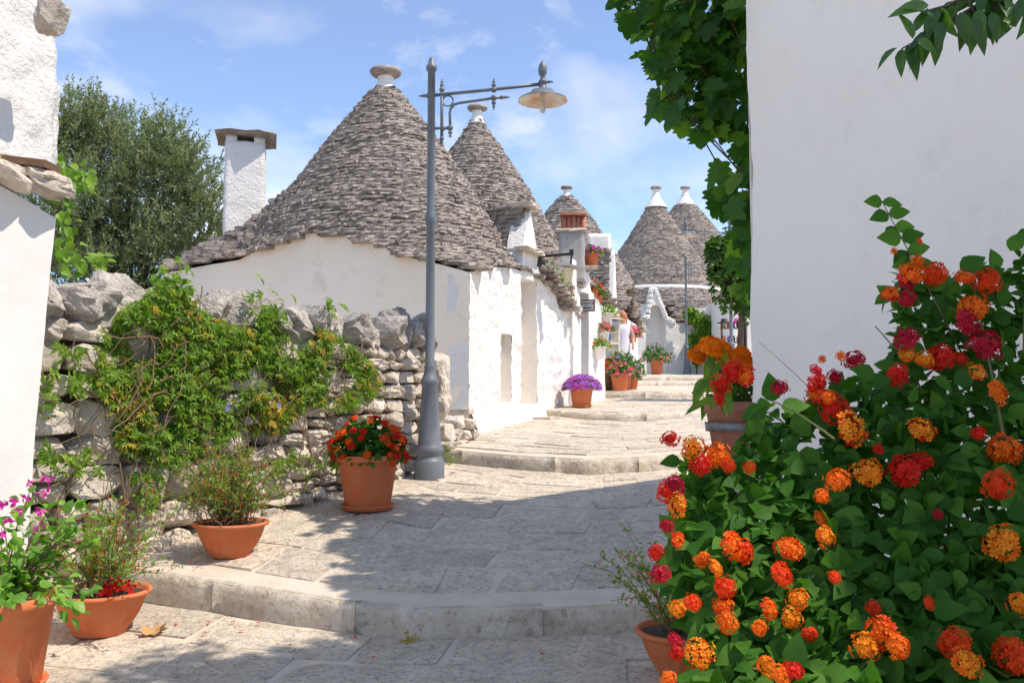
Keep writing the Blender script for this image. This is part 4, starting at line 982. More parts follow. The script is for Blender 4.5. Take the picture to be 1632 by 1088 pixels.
def T_palm(n=5, w=0.13):
    V = []; Q = []
    for k in range(n):
        a = R(-75 + 150 * k / (n - 1)); l = 1.0 - 0.35 * abs(k - (n - 1) / 2) / ((n - 1) / 2); d = (math.sin(a), math.cos(a)); p = (d[1], -d[0]); b = len(V)
        V += [(0, 0, 0), (d[0] * l * .5 + p[0] * w, d[1] * l * .5 + p[1] * w, .03), (d[0] * l, d[1] * l, -.12), (d[0] * l * .5 - p[0] * w, d[1] * l * .5 - p[1] * w, .03)]; Q.append((b, b + 1, b + 2, b + 3))
    return np.array(V), Q
def T_flower(n=5, r=1.0, cup=0.25):
    V = [(0, 0, 0)]; Q = []
    for k in range(n):
        a = 2 * math.pi * k / n; da = math.pi / n
        V += [(r * .55 * math.cos(a - da * .9), r * .55 * math.sin(a - da * .9), cup * .4), (r * math.cos(a - da * .45), r * math.sin(a - da * .45), cup), (r * math.cos(a + da * .45), r * math.sin(a + da * .45), cup), (r * .55 * math.cos(a + da * .9), r * .55 * math.sin(a + da * .9), cup * .4)]
        b = 1 + 4 * k; Q.append((0, b, b + 1, b + 2, b + 3))
    return np.array(V), Q
OVATE, OVATE2, LANCE, GRAPE, PALM, FLW = T_ovate(), T_ovate(0.26, 0.06, 0.12), T_lance(), T_grape(), T_palm(), T_flower()
LEAFLET = T_lance(0.2)
_tm = {}
def tmesh(T, mat, name, smooth=True):
    k = (id(T[0]), mat.name, name)
    if k not in _tm: me = MB().add(*T).mesh(name, smooth); me.materials.append(mat); _tm[k] = me
    return _tm[k]
def mat4(p, fr, s): return Matrix(((fr[0][0] * s, fr[0][1] * s, fr[0][2] * s, p[0]), (fr[1][0] * s, fr[1][1] * s, fr[1][2] * s, p[1]), (fr[2][0] * s, fr[2][1] * s, fr[2][2] * s, p[2]), (0, 0, 0, 1)))
def leaves(parent, T, pos, d, n, size, mat, n_ind=0, name='leaf', rest='foliage', smooth=True):
    pos = np.asarray(pos, float); fr = frames(d, n); size = np.asarray(size, float)
    if n_ind:
        dist = np.linalg.norm(pos, axis=1); o = np.argsort(dist / size); ind = o[:n_ind]; oth = o[n_ind:]
        me = tmesh(T, mat, name, smooth)
        for i in ind: add(name, me, None, parent, mat4(pos[i], fr[i], size[i]))
    else: oth = np.arange(len(pos))
    if len(oth):
        add(rest, MB().inst(T, pos[oth], fr[oth], size[oth]).mesh(rest, smooth), mat, parent, kind='stuff')
def ell_points(N, c, r, upper=False, shell=0.45):
    d = unit(rv(N)); 
    if upper: d[:, 2] = np.abs(d[:, 2]) * 1.0 - 0.1
    k = (rng.random(N) ** shell)[:, None]
    return np.asarray(c) + d * k * np.asarray(r), d
def in_poly(pts, poly):
    x, y = pts[:, 0], pts[:, 1]; r = np.zeros(len(pts), bool); n = len(poly)
    for i in range(n):
        x1, y1 = poly[i]; x2, y2 = poly[(i + 1) % n]
        c = ((y1 > y) != (y2 > y)) & (x < (x2 - x1) * (y - y1) / (y2 - y1 + 1e-12) + x1); r ^= c
    return r
def poly_pts(N, poly):
    p = np.array(poly); lo, hi = p.min(0), p.max(0); out = np.zeros((0, 2))
    while len(out) < N: q = rng.random((N * 2, 2)) * (hi - lo) + lo; out = np.concatenate([out, q[in_poly(q, poly)]])
    return out[:N]
def PN(q, Y): return np.array([tuple(P(a, b, y)) for (a, b), y in zip(q, np.broadcast_to(Y, len(q)))])

# ------------------------------------------------------------------ pots
def pot_mesh(r, h, kind='pot'):
    if kind == 'bowl':
        prof = [(0, 0), (.50, 0), (.53, .02), (.53, .10), (.60, .16), (.66, .26), (.73, .38), (.80, .52), (.855, .68), (.89, .80), (.90, .84), (.93, .90), (1.0, .90), (1.02, .95), (.99, 1.0), (.93, 1.0), (.88, .93), (.84, .84), (0, .82)]
        mod = lambda a, z, rr: np.where((z > .1 * h) & (z < .8 * h), -0.03 * r * (1 + np.cos(18 * a)) * np.minimum(1, (z - .1 * h) / (.2 * h)) * np.minimum(1, (.85 * h - z) / (.25 * h)), 0 * a)
        seg = 72
    elif kind == 'square':
        prof = [(0, 0), (.72, 0), (.92, .80), (.96, .82), (1.0, .84), (1.0, 1.0), (.92, 1.0), (.88, .9), (0, .88)]; mod = None; seg = 20
    else:
        prof = [(0, 0), (.66, 0), (.68, .02), (.88, .86), (.93, .875), (1.0, .89), (1.02, .93), (1.01, .98), (.98, 1.0), (.92, 1.0), (.89, .95), (.86, .9), (0, .88)]
        mod = (lambda a, z, rr: np.where((z > .6 * h) & (z < .9 * h), 0.006 * r * np.sin(14 * a), 0 * a)); seg = 48
    return MB().lathe([(a * r, b * h) for a, b in prof], (0, 0, 0), seg, mod=mod).mesh('pot', True)
def pot(name, x, y, z, r, h, label, kind='pot', saucer=True, cat='plant pot', mat=None, group=None):
    t = thing(name, (x, y, z), label, cat, group); M = Matrix.Translation((x, y, z + (0.012 if saucer else 0)))
    add('pot', pot_mesh(r, h, kind), mat or TERRA, t, M)
    if saucer: add('saucer', MB().lathe([(0, 0), (.70 * r, 0), (.82 * r, .09 * h), (.80 * r, .11 * h), (.74 * r, .075 * h), (0, .05 * h)], (x, y, z), 40).mesh('saucer', True), mat or TERRA, t)
    s = MB(); a = np.linspace(0, 2 * np.pi, 24, endpoint=False); V = [(x, y, z + h * .93)] + [(x + .88 * r * math.cos(k) , y + .88 * r * math.sin(k), z + h * (.9 + .02 * math.sin(5 * k))) for k in a]
    add('soil', s.add(V, [(0, 1 + k, 1 + (k + 1) % 24) for k in range(24)]).mesh('soil'), SOIL, t)
    return t
def stems(parent, base, tips, r=0.004, mat=None, bend=0.25, name='stems'):
    mb = MB()
    for b, p in zip(base, tips):
        b = Vector(b); p = Vector(p); m = (b + p) / 2 + Vector((0, 0, (p - b).length * bend * .5)) + Vector(rng.normal(size=3) * .01)
        pts = [b * (1 - k) ** 2 + m * 2 * k * (1 - k) + p * k * k for k in (0, .33, .66, 1)]
        mb.tube(pts, [r, r * .8, r * .6, r * .35], 4, cap=False)
    add(name, mb.mesh(name, True), mat or STEM, parent, kind='stuff')
def mound(t, c, r, n, size, mat, T=OVATE, up=0.5, rest='foliage', shell=0.4, n_ind=0):
    p, d = ell_points(n, c, r, True, shell); nn = unit(d + rv(n, .45) + np.array([0, 0, up])); dd = unit(d * 0.8 + rv(n, .6) - np.array([0, 0, .25]))
    leaves(t, T, p, dd, nn, size * rng.uniform(.65, 1.25, n), mat, n_ind, rest=rest)
def blooms(t, c, r, n, size, mat, T=FLW, name='blossoms', k=1.03, zmin=None, facing=0.6):
    p, d = ell_points(n, c, np.array(r) * k, True, 0.06); nn = unit(d + rv(n, .3) + np.array([0, -facing * .4, .25])); dd = unit(np.cross(nn, rv(n)))
    add(name, MB().inst(T, p, frames(dd, nn), size * rng.uniform(.75, 1.2, n)).mesh(name), mat, t, kind='stuff')

# lantana flower heads: a dome of florets
def head_mesh(name, mats, seed, nf=34):
    r = random.Random(seed); mb = MB(); T = T_flower(5, 0.30, 0.10)
    k = 0; gold = math.pi * (3 - math.sqrt(5)); pos = []; nn = []; ring = []
    for i in range(nf):
        z = 1 - 1.05 * (i + .5) / nf; a = gold * i; rr = math.sqrt(max(0, 1 - z * z)); n = np.array([rr * math.cos(a), rr * math.sin(a), z]) + np.array([r.gauss(0, .06) for _ in range(3)])
        pos.append(n * np.array([1, 1, .5]) * r.uniform(.78, 1.12)); nn.append(n); ring.append(i / nf)
    pos = np.array(pos); nn = unit(nn); fr = frames(np.cross(nn, unit(rv(nf))), nn); ring = np.array(ring)
    inner = ring < (0.45 + 0.1 * (seed % 3))
    for msk, mi in ((inner, 1), (~inner, 0)): mb.inst(T, pos[msk], fr[msk], np.ones(msk.sum()), mi)
    cT = (np.array([(.06, 0, .06), (0, .06, .06), (-.06, 0, .06), (0, -.06, .06)]), [(0, 1, 2, 3)])
    mb.inst(cT, pos, fr, np.ones(nf), 0)
    mb.lathe([(0, -.9), (.05, -.6), (.3, -.15), (.6, .1)], (0, 0, 0), 8, 2); mb.lathe([(.6, .1), (.66, .12), (.5, .26), (.3, .34), (0, .38)], (0, 0, 0), 10, 0)
    me = mb.mesh(name)
    for m in mats: me.materials.append(m)
    return me
HEADS = {k: [head_mesh('flower_head', m + [STEM], s * 3 + i) for s in range(2)] for i, (k, m) in enumerate({'r': [RED, RED], 'c': [CRIM, CRIM], 'ry': [RED, YORANGE], 'ro': [RED, ORANGE], 'o': [ORED, ORANGE], 'oo': [ORANGE, ORANGE], 'yo': [ORANGE, YORANGE], 'or': [ORED, ORED]}.items())}
def put_head(parent, p, nrm, rad, kind, name='flower_head'):
    nrm = unit(np.array(nrm)[None]); fr = frames(np.cross(nrm, unit(rv(1))), nrm)[0]
    return add(name, HEADS[kind][random.randrange(2)], None, parent, mat4(p, fr, rad))

def cuphea(t, c, r, h, n=70, mat=L_CUPH, spread=1.0, lean=(0, 0)):
    """thin arching stems with tiny leaves and orange-red tubular flowers"""
    b = np.asarray(c) + np.stack([rng.normal(0, .25 * r, n), rng.normal(0, .25 * r, n), np.zeros(n)], -1)
    az = rng.uniform(0, 2 * np.pi, n); el = rng.uniform(.25, 1.45, n); ln = h * rng.uniform(.55, 1.1, n)
    tip = b + np.stack([np.cos(az) * np.cos(el) * ln * spread * 1.1 + lean[0] * ln, np.sin(az) * np.cos(el) * ln * spread + lean[1] * ln, np.sin(el) * ln * .95], -1)
    stems(t, b, tip, 0.0035, DRYSTEM, .5)
    k = rng.uniform(.12, 1, (n, 30)); m = (b + tip) / 2 + np.stack([0 * az, 0 * az, ln * .25], -1)
    q = (b[:, None] * ((1 - k) ** 2)[..., None] + m[:, None] * (2 * k * (1 - k))[..., None] + tip[:, None] * (k * k)[..., None]).reshape(-1, 3) + rv(n * 30, .012)
    N = len(q); leaves(t, LEAFLET, q, unit(rv(N) + np.array([0, 0, .6])), unit(rv(N) + np.array([0, -.3, 1])), rng.uniform(.02, .042, N), mat)
    s = rng.choice(N, N // 5); p = q[s] + rv(len(s), .012)
    tube_T = (np.array([(0, 0, 0), (.16, .6, 0), (0, 1, .1), (-.16, .6, 0), (0, .6, .2)]), [(0, 1, 4), (1, 2, 4), (2, 3, 4), (3, 0, 4)])
    add('blossoms', MB().inst(tube_T, p, frames(unit(rv(len(s)) + np.array([0, 0, .2])), unit(rv(len(s)))), rng.uniform(.016, .028, len(s))).mesh('blossoms'), ORED, t, kind='stuff')

def gp(px, py_base, Y): p = P(px, py_base, Y); return p.x, Y, ground_z(p.x, Y)
# bowl in front at left
x, y, z = gp(160, 1005, 5.15)
t = pot('flower_bowl', x, y, z, .262, .235, 'wide terracotta bowl with sparse orange firecracker plant, frontmost at left', 'bowl', False)
cuphea(t, (x, y, z + .22), .26, .56, 70, lean=(0.03, 0))
pp, dd = ell_points(60, (x + .10, y - .06, z + .24), (.10, .06, .05), True); leaves(t, OVATE, pp, dd, unit(dd + rv(60, .4)), rng.uniform(.03, .05, 60), CRIM, rest='dark_red_leaves')
blooms(t, (x + .12, y - .09, z + .24), (.09, .05, .05), 26, .022, RED)
# second bowl up the step
x, y, z = gp(367, 880, 6.12)
t = pot('flower_bowl', x, y, z, .245, .225, 'fluted terracotta bowl with bushy orange firecracker plant above the first step', 'bowl', False)
cuphea(t, (x, y, z + .22), .24, .52, 120, L_CUPH, 1.0)
# bowl at right under the lantana
x, y, z = gp(1092, 1064, 4.46)
t = pot('flower_bowl', x, y, z, .235, .225, 'terracotta bowl half hidden by the big lantana shrub at right', 'bowl', False)
cuphea(t, (x - .04, y, z + .21), .2, .50, 34, L_CUPH, 1.0, lean=(-0.25, 0))
# large pot with red and orange lantana
x, y, z = gp(586, 812, 7.45)
t = pot('flower_pot', x, y, z, .265, .43, 'large terracotta pot full of red and orange flowers beside the dry stone wall', 'pot')
mound(t, (x, y, z + .42), (.30, .28, .34), 900, .062, L_LANT, OVATE, n_ind=120)
p, d = ell_points(78, (x, y, z + .42), (.325, .30, .385), True, .05)
for i in range(78): put_head(t, p[i], d[i] + np.array([0, -.3, .4]), random.uniform(.026, .038), random.choice(['r', 'r', 'or', 'o', 'ro', 'oo', 'r']))
# bougainvillea pot at the left edge
x, y, z = gp(4, 1085, 4.28)
t = pot('flower_pot', x, y, z, .235, .42, 'terracotta pot of magenta bougainvillea cut by the left edge of the picture', 'pot')
def bougain():
    N = 46; b = np.tile(np.array([[x, y, z + .38]]), (N, 1)) + rv(N, .03); az = rng.uniform(0, 2 * np.pi, N); el = rng.uniform(-.15, 1.3, N); ln = rng.uniform(.25, .62, N)
    tip = b + np.stack([np.cos(az) * np.cos(el) * ln, np.sin(az) * np.cos(el) * ln, np.sin(el) * ln * .92 + .05], -1); stems(t, b, tip, .006, DRYSTEM, .35)
    k = rng.uniform(.15, 1.02, (N, 18)); m = (b + tip) / 2 + np.stack([0 * az, 0 * az, ln * .18], -1)
    q = (b[:, None] * ((1 - k) ** 2)[..., None] + m[:, None] * (2 * k * (1 - k))[..., None] + tip[:, None] * (k * k)[..., None]).reshape(-1, 3) + rv(N * 18, .022); M_ = len(q)
    out = unit(q - np.array([x, y, z + .45])); leaves(t, OVATE, q, unit(out + rv(M_, .5) - np.array([0, 0, .45])), unit(out * .7 + rv(M_, .4) + np.array([0.1, -.15, .8])), rng.uniform(.04, .075, M_), L_BOUG, 220)
    FB = T_ovate(.34, .16, -.1)
    for (px, py) in ((20, 798), (42, 797), (2, 803), (75, 762), (48, 768), (75, 785), (60, 840), (14, 830), (28, 812), (5, 850), (62, 815)):
        c = np.array(P(px + random.uniform(-3, 3), py, 4.05)); dn = unit(rv(7)); 
        add('flower', MB().inst(FB, np.tile(c, (7, 1)) + rv(7, .006), frames(dn, unit(rv(7))), rng.uniform(.022, .034, 7)).mesh('flower', True), MAGENTA, t)
bougain()
# purple petunias by the alley wall
x, y, z = gp(927, 643, 14.35)
t = pot('flower_pot', x, y, z, .205, .33, 'round terracotta pot overflowing with purple petunias by the white wall', 'pot')
mound(t, (x, y, z + .30), (.30, .28, .22), 500, .05, L_POT); blooms(t, (x, y, z + .30), (.31, .29, .23), 330, .030, PURPLE); blooms(t, (x, y, z + .30), (.31, .29, .23), 90, .028, MAGENTA, name='magenta_blossoms')
# cluster further up
def small_pot(px, py, Y, r, h, label, leafr, leafn, lsize, flowers, mat=None, kind='pot', name='flower_pot', cat='plant pot', zoff=None, fs=.03, Lm=None):
    if zoff is None: x, y, z = gp(px, py, Y)
    else: q = P(px, py, Y); x, y, z = q.x, Y, q.z
    t = pot(name, x, y, z, r, h, label, kind, False, cat, mat)
    mound(t, (x, y, z + h * .95), leafr, leafn, lsize, Lm or L_POT)
    for m, n in flowers: blooms(t, (x, y, z + h * .95), leafr, n, fs, m, name=m.name.split('_')[0] + '_blossoms')
    return t
small_pot(983, 0, 18.0, .20, .34, 'terracotta pot of pink geraniums behind the petunias', (.32, .28, .26), 300, .07, [(PINK, 90)], fs=.035)
small_pot(962, 0, 18.25, .18, .42, 'brown box planter with red geraniums beside the doorway', (.26, .24, .2), 220, .06, [(RED, 90)], mat=WOOD, kind='square', fs=.035)
small_pot(1002, 0, 19.1, .15, .22, 'small orange pot with pink bedding flowers at the step end', (.2, .2, .2), 160, .05, [(PINK, 30), (ORED, 10)])
small_pot(987, 0, 18.6, .22, .32, 'large leafy potted bush with a few violet flowers in front of the display', (.46, .36, .52), 1100, .07, [(PURPLE, 40), (PINK, 14)], fs=.035)
small_pot(1040, 0, 30.6, .24, .50, 'terracotta pot with leafy plant in front of the arched doorway', (.52, .45, .6), 500, .10, [(PINK, 40)], fs=.04)
# pots on the parapet
for (px, py, Y, r, h, lab, fl) in ((943, 424, 15.7, .14, .20, 'terracotta pot with magenta flowers, highest on the white parapet', [(MAGENTA, 26), (YORANGE, 5)]), (944, 474, 16.24, .13, .16, 'terracotta pot of red geraniums on the parapet slope', [(RED, 40)]), (952, 484, 16.53, .12, .14, 'smallest parapet pot with trailing green leaves', [(ORED, 8)])):
    pt = small_pot(px, py, Y, r, h, lab, (.22, .2, .2), 220, .05, fl, zoff=1, fs=.03)
    if Y < 16: q = P(px, py, Y); add('shelf', MB().box((q.x - .08, q.y, q.z - .02), (.36, .26, .03)).mesh('shelf'), KERB, pt)
def bracket_shelf(t, x, y, z, dx):
    add('shelf', MB().box((x + dx, y + .05, z - .02), (.3, .3, .03)).mesh('shelf'), WHITE_SMOOTH, t)
# white wall planters
for (px, py, Y, lab, fl, m) in ((966, 518, 16.75, 'white wall planter with bright green herb, highest of three', [], L_LIME), (961, 545, 16.5, 'white wall planter with pink trailing flowers, middle of three', [(PINK, 50)], L_POT), (955, 572, 16.2, 'white wall planter with green leaves and red buds, lowest of three', [(RED, 14)], L_LIME)):
    small_pot(px, py, Y, .14, .22, lab, (.21, .2, .18), 230, .05, fl, mat=WHITE_SMOOTH, zoff=1, Lm=m, fs=.032)
hp = small_pot(1008, 545, 20.6, .11, .14, 'hanging pot of pink geraniums right of the standing person', (.22, .2, .26), 230, .055, [(PINK, 90)], zoff=1, fs=.04)
q = P(1008, 545, 20.6); add('bracket', MB().tube([(q.x - .5, q.y + .05, q.z - .02), (q.x, q.y, q.z - .01)], .012, 6).mesh('bracket'), BLACKM, hp)

# ------------------------------------------------------------------ marigold pot on its bracket
q = P(1172, 640, 6.55); x, y, z = q.x + .02, 6.55, -.40
t = pot('flower_pot', x, y, z, .245, .40, 'weathered terracotta pot of orange marigolds held by a zinc band at the house corner', 'square', False, mat=TERRA_OLD)
add('zinc_band', MB().lathe([(.222, .19), (.232, .19), (.240, .255), (.230, .255)], (x, y, z), 24).mesh('zinc_band', True), GREYBAND, t)
add('stand', MB().lathe([(.16, ground_z(x, y) - z - .05), (.17, -.1), (.2, -.06), (.2, 0), (0, 0)], (x, y, z), 16).mesh('stand', True), KERB, t)
mound(t, (x, y, z + .38), (.24, .22, .32), 420, .05, L_POT, PALM)
pp = PN(poly_pts(40, [(1120, 560), (1150, 545), (1170, 580), (1160, 640), (1120, 640)]), rng.uniform(6.2, 6.7, 40)); leaves(t, T_ovate(.18, .05, .3), pp, unit(rv(40, .4) + np.array([-.3, -.1, -.7])), unit(rv(40, .3) + np.array([-.4, -.8, .3])), rng.uniform(.12, .2, 40), L_LIME, 40, rest='long_leaves')
MARI = None
def mari_mesh():
    mb = MB(); N = 120; d = unit(rv(N)); d[:, 2] = np.abs(d[:, 2]) * .9 - .05; d = unit(d); mb.inst(T_flower(3, .3, .1), d * np.array([1, 1, .6]) * rng.uniform(.75, 1, N)[:, None], frames(np.cross(d, unit(rv(N))), unit(d + rv(N, .35))), np.ones(N)); me = mb.mesh('marigold_head'); me.materials.append(MARIG); return me
MARI = mari_mesh()
for (px, py, s) in ((1118, 560, 16), (1135, 553, 24), (1110, 568, 18), (1155, 556, 15), (1147, 566, 17), (1180, 566, 20), (1165, 568, 14), (1172, 582, 25), (1200, 580, 18), (1198, 591, 17), (1104, 566, 10)):
    p = P(px, py, 6.4 + random.uniform(-.15, .2)); n_ = unit(np.array([[random.gauss(0, .3), -.7, .8]])); fr = frames(np.cross(n_, unit(rv(1))), n_)[0]
    add('marigold_head', MARI, None, t, mat4(p, fr, s * .82 * 6.4 / F))

# ------------------------------------------------------------------ passion vine on the dry-stone wall
def passion():
    t = thing('climbing_vine', (*wpt(1.6, .15), -0.5), 'green climbing vine with yellowing leaves spilling over the dry stone wall', 'vine')
    poly = [(150, 545), (190, 500), (250, 455), (275, 445), (300, 475), (330, 500), (380, 520), (400, 500), (425, 485), (460, 510), (520, 525), (560, 545), (600, 590), (612, 620), (580, 650), (540, 655), (500, 640), (470, 660), (450, 690), (400, 690), (360, 700), (320, 725), (260, 745), (200, 735), (180, 690), (165, 640), (150, 600)]
    N = 7000; q = poly_pts(N, poly); pos = []
    for (px, py) in q:
        r = Vector(((px - 816) / F, CP - (544 - py) / F * SP, SP + (544 - py) / F * CP)); r2 = Vector((r.x, r.y)); k = (W0.dot(WN) + random.uniform(-.02, .19) * (.4 + .6 * abs(math.sin(px * .02 + py * .013)))) / r2.dot(WN); pos.append(tuple(r * k))
    pos = np.array(pos); n3 = np.array([WN.x, WN.y, 0])
    keep = np.array([nz((p[0], p[1], p[2]), 4.2) > -.30 + .22 * (1 if i % 3 else 0) for i, p in enumerate(pos)]); pos = pos[keep]; N = len(pos)
    dd = unit(rv(N, .7) + np.array([0, 0, -.55]) + n3 * .4); nn = unit(n3 * .8 + rv(N, .45) + np.array([0, -.1, .6])); sz = rng.uniform(.04, .085, N)
    yl = (np.array([nz((p[0], p[1], p[2] + 20), 3.0) for p in pos]) + rng.normal(0, .3, N)) > .50
    leaves(t, PALM, pos[~yl], dd[~yl], nn[~yl], sz[~yl], L_PASS, 260, smooth=False); leaves(t, PALM, pos[yl], dd[yl], nn[yl], sz[yl], L_PASSY, 40, name='yellow_leaf', rest='yellow_foliage', smooth=False)
    # straggling shoots beyond the mass
    out = [(95, 590), (110, 555), (130, 620), (80, 640), (75, 725), (120, 735), (150, 730), (380, 730), (430, 560), (275, 440), (285, 452), (330, 760), (240, 790), (235, 770), (480, 740), (455, 725), (530, 500), (415, 480), (440, 500), (245, 800), (520, 740)]
    ps = []
    for (a, b) in out:
        for _ in range(9):
            px = a + random.gauss(0, 13); py = b + random.gauss(0, 13); r = Vector(((px - 816) / F, CP - (544 - py) / F * SP, SP + (544 - py) / F * CP)); k = (W0.dot(WN) + random.uniform(.08, .16)) / Vector((r.x, r.y)).dot(WN); ps.append(tuple(r * k))
    ps = np.array(ps); N = len(ps); leaves(t, PALM, ps, unit(rv(N, .7) + np.array([0, 0, -.5])), unit(n3 + rv(N, .5) + np.array([0, 0, .4])), rng.uniform(.06, .1, N), L_PASS, rest='straggling_leaves', smooth=False)
    st = MB()
    for k in range(150):
        u = random.uniform(.45, 3.6); z0 = random.uniform(-.45, .55); p = wpt(u, random.uniform(.06, .15)); pts = [Vector((p.x, p.y, z0))]; a = random.uniform(-2.6, .4)
        for _ in range(6):
            a += random.gauss(0, .4); s = random.uniform(.05, .11); l = pts[-1]; pts.append(Vector((l.x + WDIR.x * s * math.cos(a), l.y + WDIR.y * s * math.cos(a), l.z + s * math.sin(a))) + Vector((WN.x, WN.y, 0)) * random.gauss(0, .015))
        st.tube(pts, random.uniform(.002, .0055), 4, cap=False)
    for k in range(14):   # bare trailing stems at the foot
        u = random.uniform(.35, 1.1); p = wpt(u, .1); b = wpt(u + random.uniform(-.35, .25), .16); st.tube([(p.x, p.y, random.uniform(-.5, -.35)), (p.x + random.uniform(-.1, .12), p.y - .04, -.6), (p.x + random.uniform(-.15, .1), p.y - .02, -.85), (b.x, b.y, -1.12)], random.uniform(.002, .006), 4, cap=False)
    add('stems', st.mesh('stems', True), DRYSTEM, t, kind='stuff')
    fp = PN(np.array([(362, 650), (444, 645)]), 6.3); 
    for p in fp:
        r = Vector(p).normalized(); k = (W0.dot(WN) + .22) / Vector((r.x, r.y)).dot(WN); c = np.array(r * k); add('flower', MB().inst(T_flower(9, 1, .2), c[None], frames(np.array([[0, 0, 1.]]), n3[None]), [.026]).mesh('flower'), BLUE, t)
passion()

